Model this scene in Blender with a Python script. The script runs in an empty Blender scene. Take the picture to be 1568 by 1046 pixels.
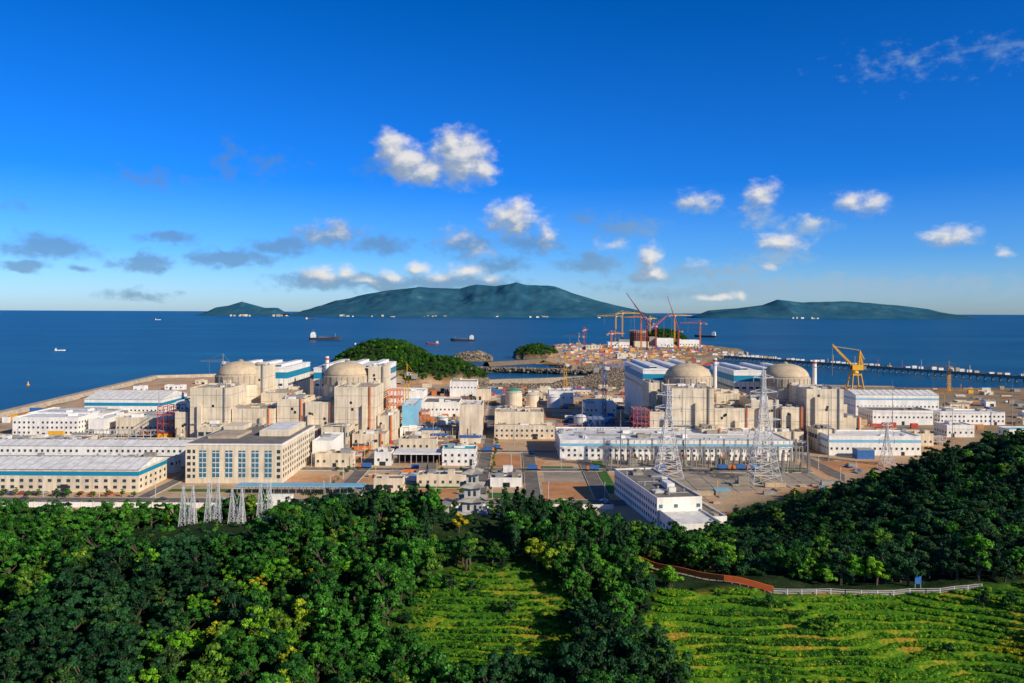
import bpy, math, random
import numpy as np
from mathutils import Vector, Matrix
from mathutils import noise as MN
random.seed(7); rng=np.random.default_rng(7)
S=bpy.context.scene
COL=S.collection
S.view_settings.view_transform='Standard'
try: S.view_settings.look='None'
except Exception: pass
S.view_settings.exposure=0

# ------------------------------------------------------------------ materials
MATS={}
def nodes(m):
    m.use_nodes=True; nt=m.node_tree; return nt,nt.nodes,nt.links
def mat(name,c,rough=.8,var=.18,scale=.15,metal=0.0,streak=0.0,spec=.3):
    if name in MATS: return MATS[name]
    m=bpy.data.materials.new(name); nt,N,L=nodes(m); b=N['Principled BSDF']
    b.inputs['Roughness'].default_value=rough; b.inputs['Metallic'].default_value=metal
    b.inputs['Specular IOR Level'].default_value=spec
    g=N.new('ShaderNodeNewGeometry'); n=N.new('ShaderNodeTexNoise'); n.inputs['Scale'].default_value=scale
    n.inputs['Detail'].default_value=8; n.inputs['Roughness'].default_value=.7
    L.new(g.outputs['Position'],n.inputs['Vector'])
    r=N.new('ShaderNodeMapRange'); r.inputs['From Min'].default_value=.32; r.inputs['From Max'].default_value=.66
    r.inputs['To Min'].default_value=1-var; r.inputs['To Max'].default_value=1+var*.5
    L.new(n.outputs['Fac'],r.inputs['Value'])
    last=r.outputs['Result']
    if streak>0:
        mp=N.new('ShaderNodeMapping'); mp.inputs['Scale'].default_value=(.5,.5,.035)
        n2=N.new('ShaderNodeTexNoise'); n2.inputs['Scale'].default_value=1; n2.inputs['Detail'].default_value=5
        L.new(g.outputs['Position'],mp.inputs['Vector']); L.new(mp.outputs['Vector'],n2.inputs['Vector'])
        r2=N.new('ShaderNodeMapRange'); r2.inputs['From Min'].default_value=.35; r2.inputs['From Max'].default_value=.62
        r2.inputs['To Min'].default_value=1-streak; r2.inputs['To Max'].default_value=1.05
        L.new(n2.outputs['Fac'],r2.inputs['Value'])
        mm=N.new('ShaderNodeMath'); mm.operation='MULTIPLY'; L.new(last,mm.inputs[0]); L.new(r2.outputs['Result'],mm.inputs[1]); last=mm.outputs[0]
    v=N.new('ShaderNodeVectorMath'); v.operation='SCALE'; v.inputs[0].default_value=c
    L.new(last,v.inputs['Scale']); L.new(v.outputs['Vector'],b.inputs['Base Color'])
    MATS[name]=m; return m
mat('concrete_wall',(.78,.65,.46),.85,.2,.08,streak=.22)
mat('concrete_grey',(.36,.32,.25),.85,.25,.08,streak=.2)
mat('dome_concrete',(.52,.41,.28),.85,.25,.15)
mat('dome_roof',(.60,.46,.29),.85,.25,.2)
mat('white_wall',(.86,.82,.74),.6,.16,.08,streak=.12)
mat('blue_cladding',(.01,.24,.40),.5,.15,.1)
mat('pale_blue',(.22,.50,.66),.5,.2,.1)
mat('roof_white',(.82,.79,.73),.6,.3,.2)
mat('roof_grey',(.22,.195,.165),.85,.4,.15)
mat('roof_tan',(.50,.39,.27),.85,.38,.15)
mat('glass',(.03,.06,.08),.25,.2,.3,spec=.5)
mat('glass_blue',(.05,.17,.24),.25,.2,.3,spec=.5)
mat('dark_opening',(.03,.03,.035),.8)
mat('steel',(.38,.37,.35),.5,.25,.3,metal=.3)
mat('steel_white',(.70,.69,.66),.5,.2,.3)
mat('steel_galvanised',(.50,.50,.48),.5,.2,.5)
mat('orange_paint',(.72,.20,.05),.6,.3,.5)
mat('red_paint',(.50,.07,.05),.6,.3,.5)
mat('yellow_paint',(.80,.42,.03),.5,.2,.5)
mat('blue_paint',(.04,.15,.40),.5,.25,.5)
mat('fence_orange',(.85,.16,.03),.5,.2,.5)
mat('green_paint',(.06,.30,.18),.5,.15,.5)
mat('teal_roof',(.05,.42,.40),.5,.25,.5)
mat('asphalt',(.18,.155,.125),.9,.35,.15)
mat('paving',(.48,.37,.25),.9,.35,.06)
mat('yard_concrete',(.38,.31,.225),.9,.4,.05)
mat('earth',(.54,.25,.10),.95,.35,.05)
mat('sand',(.66,.44,.24),.95,.35,.02)
mat('lawn',(.05,.15,.02),.95,.4,.2)
mat('kerb',(.5,.46,.40),.9)
mat('line_paint',(.75,.74,.7),.7)
mat('rock',(.17,.13,.09),.95,.4,.3)
mat('rock_pale',(.36,.28,.19),.95,.4,.3)
mat('bark',(.10,.075,.05),.95,.3,3)
mat('rubber',(.02,.02,.02),.9)
mat('stone_pale',(.50,.48,.44),.9,.3,1.0)
mat('hull_dark',(.05,.05,.07),.6)
for i,c in enumerate([(.7,.7,.7),(.08,.08,.09),(.35,.36,.38),(.4,.04,.03),(.05,.12,.3)]):
    mat('car_paint_%d'%i,c,.3,.05,.5,spec=.5)

# ------------------------------------------------------------------ mesh builder
class MB:
    def __init__(s,name): s.name=name; s.p={}
    def add(s,m,vs,fs):
        V,F=s.p.setdefault(m,([],[])); b=len(V); V.extend(vs); F.extend([tuple(i+b for i in f) for f in fs])
    def box(s,x0,x1,y0,y1,z0,z1,m):
        s.add(m,[(x0,y0,z0),(x1,y0,z0),(x1,y1,z0),(x0,y1,z0),(x0,y0,z1),(x1,y0,z1),(x1,y1,z1),(x0,y1,z1)],
              [(0,3,2,1),(4,5,6,7),(0,1,5,4),(1,2,6,5),(2,3,7,6),(3,0,4,7)])
    def lathe(s,cx,cy,prof,m,n=40):
        vs=[];fs=[]
        for r,z in prof:
            for i in range(n):
                a=2*math.pi*i/n; vs.append((cx+r*math.cos(a),cy+r*math.sin(a),z))
        for k in range(len(prof)-1):
            for i in range(n):
                j=(i+1)%n; fs.append((k*n+i,k*n+j,(k+1)*n+j,(k+1)*n+i))
        fs.append(tuple(range(n-1,-1,-1))); t=(len(prof)-1)*n; fs.append(tuple(range(t,t+n)))
        s.add(m,vs,fs)
    def beam(s,p,q,w,m):
        p=Vector(p);q=Vector(q);d=q-p
        if d.length<1e-6: return
        d.normalize(); u=d.cross(Vector((0,0,1)))
        if u.length<1e-3: u=Vector((1,0,0))
        u.normalize(); v=d.cross(u); h=w/2
        vs=[]
        for c in (p,q):
            for a,b in ((-1,-1),(1,-1),(1,1),(-1,1)): vs.append(tuple(c+u*a*h+v*b*h))
        s.add(m,vs,[(0,1,2,3),(7,6,5,4),(0,4,5,1),(1,5,6,2),(2,6,7,3),(3,7,4,0)])
    def build(s,loc=(0,0,0),rot=0,single=False,parts=None,scale=1):
        mats=list(s.p)
        if single or len(mats)==1:
            V=[];F=[];MI=[]
            for i,m in enumerate(mats):
                v,f=s.p[m]; b=len(V); V+=v; F+=[tuple(k+b for k in ff) for ff in f]; MI+=[i]*len(f)
            me=bpy.data.meshes.new(s.name); me.from_pydata(V,[],F)
            for m in mats: me.materials.append(MATS[m])
            me.polygons.foreach_set('material_index',MI)
            ob=bpy.data.objects.new(s.name,me); COL.objects.link(ob); ob.location=loc; ob.rotation_euler=(0,0,rot); ob.scale=(scale,)*3; return ob
        e=bpy.data.objects.new(s.name,None); e.empty_display_size=1; COL.objects.link(e); e.location=loc; e.rotation_euler=(0,0,rot); e.scale=(scale,)*3
        for m in mats:
            v,f=s.p[m]; me=bpy.data.meshes.new(s.name+'_'+m); me.from_pydata(v,[],f); me.materials.append(MATS[m])
            o=bpy.data.objects.new((parts or {}).get(m,m),me); COL.objects.link(o); o.parent=e
        return e

PARTS={'glass':'windows','glass_blue':'windows','dark_opening':'doors','blue_cladding':'facade_band','steel':'roof_equipment'}
def building(name,x0,x1,y0,y1,h,wall='concrete_wall',roof='roof_grey',band=None,rows=(),ww=1.5,wh=1.6,gap=3.6,rot=0,units=3,doors=1,kind='flat',glass='glass',z0=0,panel=0):
    b=MB(name); w=(x1-x0)/2; d=(y1-y0)/2
    b.box(-w,w,-d,d,z0,h,wall)
    if kind=='flat':
        p=.9; t=.45
        b.box(-w+t,w-t,-d+t,d-t,h+.003,h+.12,roof)
        b.box(-w-.05,w+.05,-d-.05,-d+t-.01,h+.003,h+p,wall); b.box(-w-.05,w+.05,d-t+.01,d+.05,h+.003,h+p,wall)
        b.box(-w-.05,-w+t-.01,-d+t,d-t,h+.003,h+p-.004,wall); b.box(w-t+.01,w+.05,-d+t,d-t,h+.003,h+p-.004,wall)
        for i in range(units):
            uw=random.uniform(.8,min(4,w*.45)); ud=random.uniform(.8,min(4,d*.45)); ux=random.uniform(-w+uw+.8,w-uw-.8) if w>uw+.9 else 0; uy=random.uniform(-d+ud+.8,d-ud-.8) if d>ud+.9 else 0
            uh=random.uniform(.8,3.0); b.box(ux-uw,ux+uw,uy-ud,uy+ud,h+.13,h+uh+i*.01,random.choice([wall,'steel','roof_white',wall,'concrete_grey']))
        if units>3:
            for i in range(units):
                ux=random.uniform(-w+2,w-2); uy=random.uniform(-d+1.5,d-1.5); b.lathe(ux,uy,[(.5,h+.12),(.5,h+1.6),(.8,h+1.7),(.1,h+2.2)],'steel',8)
            for i in range(max(2,units//3)):
                uy=random.uniform(-d+1,d-1); b.beam((-w*.8,uy,h+.7),(w*random.uniform(0,.8),uy,h+.7),.5,random.choice(['steel','steel_white']))
    else:
        r=h+min(w,d)*.20; o=.6
        if w>=d:
            vs=[(-w-o,-d-o,h),(w+o,-d-o,h),(w+o,d+o,h),(-w-o,d+o,h),(-w-o,0,r),(w+o,0,r)]
            fs=[(0,1,5,4),(2,3,4,5),(0,4,3),(1,2,5),(0,3,2,1)]
            nrib=int(2*w/6)
            for i in range(nrib):
                X=-w+2*w*(i+.5)/nrib; b.box(X-.6,X+.6,-.8,.8,r-.1,r+.7,'steel'); 
                b.beam((X+3,-d-o,h+.06),(X+3,0,r+.06),.22,'steel')
        else:
            vs=[(-w-o,-d-o,h),(w+o,-d-o,h),(w+o,d+o,h),(-w-o,d+o,h),(0,-d-o,r),(0,d+o,r)]
            fs=[(0,4,5,3),(1,2,5,4),(0,1,4),(3,5,2),(0,3,2,1)]
        b.add(roof,vs,fs)
    if band:
        a,c,bm=band; e=.06
        b.box(-w-e,w+e,-d-e,d+e,a,c,bm)
    if panel:
        n=int(2*w/panel)
        for i in range(1,n):
            X=-w+2*w*i/n; b.box(X-.12,X+.12,-d-.1,-d-.02,z0,h-.2,'concrete_grey')
        n=int(2*d/panel)
        for sx in(-1,1):
            for i in range(1,n):
                Y=-d+2*d*i/n; b.box(min(sx*(w+.02),sx*(w+.1)),max(sx*(w+.02),sx*(w+.1)),Y-.12,Y+.12,z0,h-.2,'concrete_grey')
        for zz in np.arange(z0+9,h-3,9): b.box(-w-.07,w+.07,-d-.07,d+.07,zz,zz+.25,'concrete_grey')
        for i in range(4):
            X=random.uniform(-w*.8,w*.8); Z=random.uniform(3,h-5); b.box(X-.9,X+.9,-d-.12,-d+.1,Z,Z+2,'dark_opening')
        # projecting ducts, a stair tower and a service gallery
        X=random.uniform(-w*.7,w*.7); b.box(X-1.6,X+1.6,-d-2.4,-d-.14,z0,h*random.uniform(.5,.9),'concrete_wall')
        b.box(-w*.9,w*.2,-d-1.6,-d-.15,h*.35,h*.35+.5,'steel'); b.beam((w*.75,-d-.6,0),(w*.75,-d-.6,h+1.5),.9,random.choice(['steel','concrete_grey','orange_paint']))
    for zr in rows:
        n=max(1,int((2*w-1.5)/gap))
        for i in range(n):
            X=-w+2*w*(i+.5)/n
            if random.random()<.06: continue
            b.box(X-ww/2,X+ww/2,-d-.09,-d+.2,zr,zr+wh,glass); b.box(X-ww/2,X+ww/2,d-.2,d+.09,zr,zr+wh,glass)
            b.box(X-ww/2-.15,X+ww/2+.15,-d-.16,-d-.01,zr-.2,zr-.02,wall)
        n=max(1,int((2*d-1.5)/gap))
        for i in range(n):
            Y=-d+2*d*(i+.5)/n
            b.box(-w-.09,-w+.2,Y-ww/2,Y+ww/2,zr,zr+wh,glass); b.box(w-.2,w+.09,Y-ww/2,Y+ww/2,zr,zr+wh,glass)
    for i in range(doors):
        X=random.uniform(-w*.8,w*.8); dw=random.choice([1.2,2.0]) if w>4 else .8; dh=min(h*.6,random.choice([2.6,4.2]))
        b.box(X-dw,X+dw,-d-.13,-d+.1,z0+.02,z0+dh,'dark_opening')
    return b.build(((x0+x1)/2,(y0+y1)/2,0),rot,parts=PARTS)

# ------------------------------------------------------------------ terrain heights
XS=np.arange(-400,401,50.)
YS=[-50,50,100,150,200,240,300,350,400,450,500,550]
T=[[5]*17,
[0,0,0,2,4,6,8,10,12,12,12,16,26,36,45,50,50],
[0,0,0,2,4,4,4,10,14,16,16,22,32,42,50,55,55],
[0,0,2,4,6,4,10,21,22,22,22,27,38,48,55,60,60],
[0,5,8,10,12,16,26,32,31,31,30,33,44,54,60,62,62],
[5,10,18,27,31,33,37,40,41,24,28,38,50,58,64,66,66],
[0,0,4,8,10,10,12,14,14,8,20,43,55,63,68,70,70],
[0,0,0,0,0,0,0,0,0,0,2,20,38,50,58,62,62],
[0,0,0,0,0,0,0,0,0,0,0,3,18,34,46,52,54],
[0]*12+[0,12,28,38,42],
[0]*12+[0,0,6,14,18],
[0]*17]
T=np.array(T,float)
gx=np.arange(-400,401,8.); gy=np.arange(-50,551,8.)
tmp=np.array([np.interp(gy,YS,T[:,i]) for i in range(17)]).T
CG=np.array([np.interp(gx,XS,r) for r in tmp])
for _ in range(3):
    P=np.pad(CG,1,mode='edge'); CG=(P[1:-1,1:-1]*2+P[:-2,1:-1]+P[2:,1:-1]+P[1:-1,:-2]+P[1:-1,2:])/6
CG[CG<.25]=0
def ctrl(x,y):
    fx=np.clip((x+400)/8,0,len(gx)-1.001); fy=np.clip((y+50)/8,0,len(gy)-1.001)
    i=fx.astype(int); j=fy.astype(int); a=fx-i; b=fy-j
    return CG[j,i]*(1-a)*(1-b)+CG[j,i+1]*a*(1-b)+CG[j+1,i]*(1-a)*b+CG[j+1,i+1]*a*b
COAST=np.array([(-480,-300),(-480,739),(-528,1180),(-315,1275),(-270,1300),(-180,1340),(-60,1250),(-45,1120),(50,1120),(90,1230),(160,1350),(100,1480),(60,1650),(100,2000),(130,2500),(600,2500),(640,2200),(420,1700),(330,1500),(300,1150),(480,1080),(800,1080),(1300,1000),(1300,-300)],float)
def sdf(x,y):
    x=np.asarray(x,float);y=np.asarray(y,float)
    best=np.full(x.shape,1e9); ins=np.zeros(x.shape,bool); n=len(COAST)
    for k in range(n):
        ax,ay=COAST[k]; bx,by=COAST[(k+1)%n]; dx,dy=bx-ax,by-ay
        t=np.clip(((x-ax)*dx+(y-ay)*dy)/(dx*dx+dy*dy),0,1)
        best=np.minimum(best,np.hypot(x-ax-t*dx,y-ay-t*dy))
        c=((ay>y)!=(by>y)); xi=ax+(y-ay)*dx/(dy if abs(dy)>1e-9 else 1e-9)
        ins^=(c&(x<xi))
    return np.where(ins,best,-best)
def wob(x,y):
    return (np.sin(x*.11+1.3*np.sin(y*.07))+np.sin(y*.13+1.7*np.sin(x*.05+2))+.5*np.sin(x*.31+y*.23)+.4*np.sin(y*.37-x*.19))/2.9
BUMPS=[(-190,1195,95,95,56,1),(-115,1170,85,70,34,1),(56,1850,55,60,26,1),(-85,1750,45,40,16,0),(463,2440,90,80,50,1)]
def terr_mask(x,y):
    A=np.clip(1.7-np.hypot((x+4)/22,(y-184)/27)*1.3,0,1)
    B=np.clip((x-28-4*np.sin(y*.2))/8,0,1)*np.clip((204-y)/6,0,1)
    return np.maximum(A,B)
STEP=.62
def hillbase(x,y):
    c=ctrl(x,y); m=terr_mask(x,y)
    return c+wob(x,y)*np.clip(c/12,0,1)*(1.5-.85*m)
def H(x,y):
    x=np.atleast_1d(np.asarray(x,float)); y=np.atleast_1d(np.asarray(y,float))
    hill=hillbase(x,y)
    m=terr_mask(x,y); q=hill/STEP; fr=q-np.floor(q); st=(np.floor(q)+np.clip((fr-.7)/.3,0,1))*STEP
    hill=hill*(1-m)+st*m
    s=sdf(x,y); base=np.clip(s/6*5-4,-11,0)+0.0
    z=np.where(s>5,hill,base)
    for (cx,cy,rx,ry,h,_) in BUMPS:
        r=((x-cx)/rx)**2+((y-cy)/ry)**2
        z=np.maximum(z,np.where(r<1,-3+h*np.clip(1-r,0,1)**.75+wob(x*1.3,y*1.3)*3,-99))
    return z
def Hs(x,y): return float(H(x,y)[0])

xs=np.unique(np.concatenate([np.arange(-2000,-530,100),np.arange(-530,-200,9),np.arange(-200,-40,2.5),np.arange(-40,150,1.0),np.arange(150,400,5),np.arange(400,820,12),np.arange(820,1500,60)]))
ys=np.unique(np.concatenate([np.arange(-300,80,20),np.arange(80,140,2.5),np.arange(140,212,.8),np.arange(212,280,2),np.arange(280,480,4),np.arange(480,1400,12),np.arange(1400,2700,20)]))
XX,YY=np.meshgrid(xs,ys); ZZ=H(XX.ravel(),YY.ravel())
nx,ny=len(xs),len(ys)
V=np.stack([XX.ravel(),YY.ravel(),ZZ],1)
ii=np.arange(nx*ny).reshape(ny,nx)
F=np.stack([ii[:-1,:-1],ii[:-1,1:],ii[1:,1:],ii[1:,:-1]],-1).reshape(-1,4)
me=bpy.data.meshes.new('ground')
me.vertices.add(len(V)); me.vertices.foreach_set('co',V.ravel())
me.loops.add(F.size); me.loops.foreach_set('vertex_index',F.ravel().astype(np.int32))
me.polygons.add(len(F)); me.polygons.foreach_set('loop_start',np.arange(0,F.size,4,dtype=np.int32)); me.polygons.foreach_set('loop_total',np.full(len(F),4,dtype=np.int32))
me.update(); me.validate()
x,y=V[:,0],V[:,1]
veg=np.clip((ctrl(x,y)-.6)/1.5,0,1)
for (cx,cy,rx,ry,h,vg) in BUMPS:
    r=((x-cx)/rx)**2+((y-cy)/ry)**2
    if vg: veg=np.maximum(veg,np.clip((1-r)*6-.6,0,1))
rub=np.clip((y-990)/40,0,1)*np.clip((x+60)/20,0,1)*np.clip((330-x)/30,0,1)*np.clip((1500-y)/100,0,1)
rub=np.maximum(rub,np.clip((8-sdf(x,y))/4,0,1)*(1-veg))
rub=np.maximum(rub,(np.hypot(x+85,y-1750)<60)*1.)
tm=terr_mask(x,y)
at=me.color_attributes.new('zone','FLOAT_COLOR','POINT')
at.data.foreach_set('color',np.stack([veg,rub,tm,np.ones_like(x)],1).astype(np.float32).ravel())
me.polygons.foreach_set('use_smooth',np.ones(len(F),bool))
gm=bpy.data.materials.new('ground'); nt,N,L=nodes(gm); bs=N['Principled BSDF']; bs.inputs['Roughness'].default_value=.95; bs.inputs['Specular IOR Level'].default_value=.1
geo=N.new('ShaderNodeNewGeometry')
def noise(sc,det=6,rough=.6):
    n=N.new('ShaderNodeTexNoise'); n.inputs['Scale'].default_value=sc; n.inputs['Detail'].default_value=det; n.inputs['Roughness'].default_value=rough; L.new(geo.outputs['Position'],n.inputs['Vector']); return n.outputs['Fac']
def ramp(fac,stops):
    r=N.new('ShaderNodeValToRGB'); cr=r.color_ramp
    while len(cr.elements)>1: cr.elements.remove(cr.elements[-1])
    cr.elements[0].position=stops[0][0]; cr.elements[0].color=(*stops[0][1],1)
    for p,c in stops[1:]:
        e=cr.elements.new(p); e.color=(*c,1)
    L.new(fac,r.inputs['Fac']); return r.outputs['Color']
def mixc(f,a,b):
    m=N.new('ShaderNodeMix'); m.data_type='RGBA'; L.new(f,m.inputs['Factor']); L.new(a,m.inputs['A']); L.new(b,m.inputs['B']); return m.outputs['Result']
plant=ramp(noise(.012,9,.75),[(.36,(.30,.24,.17)),(.45,(.50,.36,.22)),(.52,(.60,.40,.24)),(.58,(.55,.27,.11)),(.66,(.38,.28,.18))])
vor=N.new('ShaderNodeTexVoronoi'); vor.inputs['Scale'].default_value=.3; L.new(geo.outputs['Position'],vor.inputs['Vector'])
rubc=ramp(vor.outputs['Color'],[(.1,(.08,.065,.045)),(.5,(.18,.135,.09)),(.9,(.33,.25,.16))])
fl=ramp(noise(.3),[(.35,(.010,.024,.007)),(.55,(.022,.045,.012)),(.7,(.05,.055,.018))])
tl=ramp(noise(.07,9,.75),[(.36,(.02,.08,.006)),(.44,(.06,.19,.01)),(.52,(.14,.28,.012)),(.57,(.34,.36,.02)),(.63,(.50,.28,.04)),(.68,(.26,.30,.02)),(.78,(.07,.18,.015))])
tl=mixc(ramp(noise(1.3,5,.7),[(.42,(0,0,0)),(.62,(.6,.6,.6))]),tl,ramp(noise(.5),[(.4,(.010,.045,.005)),(.6,(.035,.10,.01))]))
za=N.new('ShaderNodeAttribute'); za.attribute_name='zone'; sp=N.new('ShaderNodeSeparateColor'); L.new(za.outputs['Color'],sp.inputs['Color'])
c=mixc(sp.outputs[1],plant,rubc); c=mixc(sp.outputs[0],c,fl); c=mixc(sp.outputs[2],c,tl)
L.new(c,bs.inputs['Base Color'])
bp=N.new('ShaderNodeBump'); bp.inputs['Distance'].default_value=.6; bp.inputs['Strength'].default_value=.7; L.new(noise(1.1),bp.inputs['Height']); L.new(bp.outputs['Normal'],bs.inputs['Normal'])
me.materials.append(gm)
ob=bpy.data.objects.new('ground',me); COL.objects.link(ob)

# ------------------------------------------------------------------ sea
sm=bpy.data.materials.new('sea_water'); nt,N,L=nodes(sm); bs=N['Principled BSDF']
bs.inputs['Roughness'].default_value=.35; bs.inputs['Specular IOR Level'].default_value=.24
geo=N.new('ShaderNodeNewGeometry')
mpn=N.new('ShaderNodeMapping'); mpn.inputs['Scale'].default_value=(.35,1,1); mpn.inputs['Rotation'].default_value=(0,0,.3); L.new(geo.outputs['Position'],mpn.inputs['Vector'])
nn=N.new('ShaderNodeTexNoise'); nn.inputs['Scale'].default_value=.002; nn.inputs['Detail'].default_value=10; nn.inputs['Roughness'].default_value=.72; L.new(mpn.outputs[0],nn.inputs['Vector'])
c=ramp(nn.outputs['Fac'],[(.34,(.001,.042,.085)),(.5,(.002,.074,.132)),(.66,(.008,.13,.19))])
L.new(c,bs.inputs['Base Color'])
bp=N.new('ShaderNodeBump'); bp.inputs['Distance'].default_value=1.5; bp.inputs['Strength'].default_value=.9; L.new(noise(.12,5,.6),bp.inputs['Height']); L.new(bp.outputs['Normal'],bs.inputs['Normal'])
me=bpy.data.meshes.new('sea'); R=200000
me.from_pydata([(-R,-R,-6),(R,-R,-6),(R,R,-6),(-R,R,-6)],[],[(0,1,2,3)]); me.materials.append(sm)
COL.objects.link(bpy.data.objects.new('sea',me))

# ------------------------------------------------------------------ distant islands
im=bpy.data.materials.new('hazed_island_forest'); nt,N,L=nodes(im); bs=N['Principled BSDF']; bs.inputs['Roughness'].default_value=1; bs.inputs['Specular IOR Level'].default_value=0
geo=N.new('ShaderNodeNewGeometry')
L.new(ramp(noise(.0022,9,.65),[(.36,(.020,.090,.15)),(.5,(.028,.108,.165)),(.62,(.040,.130,.180)),(.70,(.09,.17,.20))]),bs.inputs['Base Color'])  # bluish tones put the aerial haze into the base colour
def island(prof,D,depth,hz,seed):
    k=D/1220; px=[(p-784)*k for p,_ in prof]; pz=[max(0,(hz-q)*k+100+6) for _,q in prof]
    nX=max(60,int((px[-1]-px[0])/30)); X=np.linspace(px[0],px[-1],nX); U=np.linspace(-1,1,76)
    V=[];F=[]
    for u in U:
        for xx in X:
            h=float(np.interp(xx,px,pz)); yy=u*depth
            r1=1-2*abs(MN.fractal(Vector((xx/2400,yy/2200,seed)),1.0,2.1,5))
            r2=MN.fractal(Vector((xx/700,yy/800,seed+5)),1.0,2.1,4)
            rl=MN.fractal(Vector((xx/900,0,seed+9)),1.0,2.1,4)
            near=math.exp(-(u/.18)**2)
            cs=max(0,1-abs(u)**1.25); 
            z=h*cs*(1+(.30*(r1-.65)+.12*r2)*(1-near))+near*h*.05*rl
            V.append((xx,D+yy,-8+max(0,z)))
    w=len(X)
    for j in range(len(U)-1):
        for i in range(w-1): F.append((j*w+i,j*w+i+1,(j+1)*w+i+1,(j+1)*w+i))
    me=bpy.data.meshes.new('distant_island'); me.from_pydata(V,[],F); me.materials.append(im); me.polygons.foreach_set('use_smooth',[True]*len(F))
    COL.objects.link(bpy.data.objects.new('distant_island',me))
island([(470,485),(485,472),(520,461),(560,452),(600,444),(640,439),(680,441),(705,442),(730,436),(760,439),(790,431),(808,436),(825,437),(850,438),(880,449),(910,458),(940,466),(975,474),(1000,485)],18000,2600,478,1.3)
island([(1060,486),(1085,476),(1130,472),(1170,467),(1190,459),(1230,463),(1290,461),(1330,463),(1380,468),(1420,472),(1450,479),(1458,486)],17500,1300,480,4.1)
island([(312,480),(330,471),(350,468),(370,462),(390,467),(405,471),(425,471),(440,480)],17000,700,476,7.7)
b=MB('coastal_town')
for (a,c2,n) in [(515,545,26),(560,605,16),(640,690,22),(760,780,14),(795,840,16),(350,385,14),(410,440,7),(850,940,6),(1200,1260,6)]:
    for i in range(n):
        D=15500+random.uniform(-100,300); X=(random.uniform(a,c2)-784)/1220*D; s=random.uniform(8,30)
        b.box(X-s,X+s,D,D+40,-6,random.uniform(8,38),random.choice(['roof_white','roof_tan','concrete_wall']))
b.build(single=True)

# ------------------------------------------------------------------ foliage prototypes
def leafmat(name,a,b_,tint):
    m=bpy.data.materials.new(name); nt,N,L=nodes(m); bs=N['Principled BSDF']; bs.inputs['Roughness'].default_value=.6; bs.inputs['Specular IOR Level'].default_value=.2
    oi=N.new('ShaderNodeObjectInfo'); r=N.new('ShaderNodeValToRGB'); cr=r.color_ramp
    cr.elements[0].color=(*a,1); cr.elements[0].position=0.1; cr.elements[1].color=(*b_,1); cr.elements[1].position=.85
    e=cr.elements.new(1.0); e.color=(*tint,1)
    L.new(oi.outputs['Random'],r.inputs['Fac'])
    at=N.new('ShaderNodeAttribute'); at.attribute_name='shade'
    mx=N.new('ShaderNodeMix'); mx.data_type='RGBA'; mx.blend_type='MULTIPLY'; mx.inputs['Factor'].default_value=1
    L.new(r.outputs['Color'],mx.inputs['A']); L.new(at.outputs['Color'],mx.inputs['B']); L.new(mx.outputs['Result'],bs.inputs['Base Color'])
    tr=N.new('ShaderNodeBsdfTranslucent'); L.new(mx.outputs['Result'],tr.inputs['Color'])
    ms=N.new('ShaderNodeMixShader'); ms.inputs[0].default_value=.2
    L.new(bs.outputs[0],ms.inputs[1]); L.new(tr.outputs[0],ms.inputs[2]); L.new(ms.outputs[0],N['Material Output'].inputs['Surface'])
    MATS[name]=m
leafmat('leaf_green',(.018,.095,.012),(.055,.22,.018),(.14,.26,.02))
leafmat('leaf_dark',(.010,.050,.016),(.022,.092,.026),(.05,.12,.02))
leafmat('leaf_yellow',(.34,.34,.01),(.46,.40,.01),(.40,.38,.02))
leafmat('leaf_bright',(.08,.27,.014),(.16,.40,.016),(.36,.40,.02))
def leaves_mesh(name,cent,rad,nl,ls,leaf,flat=.8,trunk=None):
    k=len(cent); ci=rng.integers(0,k,nl); d=rng.normal(size=(nl,3)); d/=np.linalg.norm(d,axis=1)[:,None]
    d[:,2]=np.where(d[:,2]<-.3,-d[:,2],d[:,2])
    c=np.array(cent)[ci]; r=np.array(rad)[ci]
    pos=c+d*(r*rng.uniform(.6,1.12,nl))[:,None]*np.array([1,1,flat])
    nrm=d+rng.normal(size=(nl,3))*.4; nrm/=np.linalg.norm(nrm,axis=1)[:,None]
    a=np.cross(nrm,rng.normal(size=(nl,3))); a/=np.linalg.norm(a,axis=1)[:,None]; bb=np.cross(nrm,a)
    s=ls*rng.uniform(.6,1.3,nl)[:,None]
    V=np.stack([pos-a*s,pos-bb*s*.6,pos+a*s,pos+bb*s*.6],1).reshape(-1,3)
    F=np.arange(nl*4).reshape(-1,4)
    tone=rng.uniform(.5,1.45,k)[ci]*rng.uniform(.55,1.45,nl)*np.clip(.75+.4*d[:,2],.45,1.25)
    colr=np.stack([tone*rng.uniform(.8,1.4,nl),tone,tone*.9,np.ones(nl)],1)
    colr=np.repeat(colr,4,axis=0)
    Vl=V.tolist(); Fl=F.tolist(); nleaf=len(Fl)
    if trunk:
        tb=MB('t'); 
        for (p,q,w) in trunk: tb.beam(p,q,w,'bark')
        v,f=tb.p['bark']; o=len(Vl); Vl+=v; Fl+=[[i+o for i in g] for g in f]
        colr=np.concatenate([colr,np.ones((len(v),4))])
    me=bpy.data.meshes.new(name); me.from_pydata(Vl,[],Fl); me.materials.append(MATS[leaf]); me.materials.append(MATS['bark'])
    me.polygons.foreach_set('material_index',[0]*nleaf+[1]*(len(Fl)-nleaf))
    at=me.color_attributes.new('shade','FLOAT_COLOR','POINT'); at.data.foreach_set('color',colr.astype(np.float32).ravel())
    return me
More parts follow.
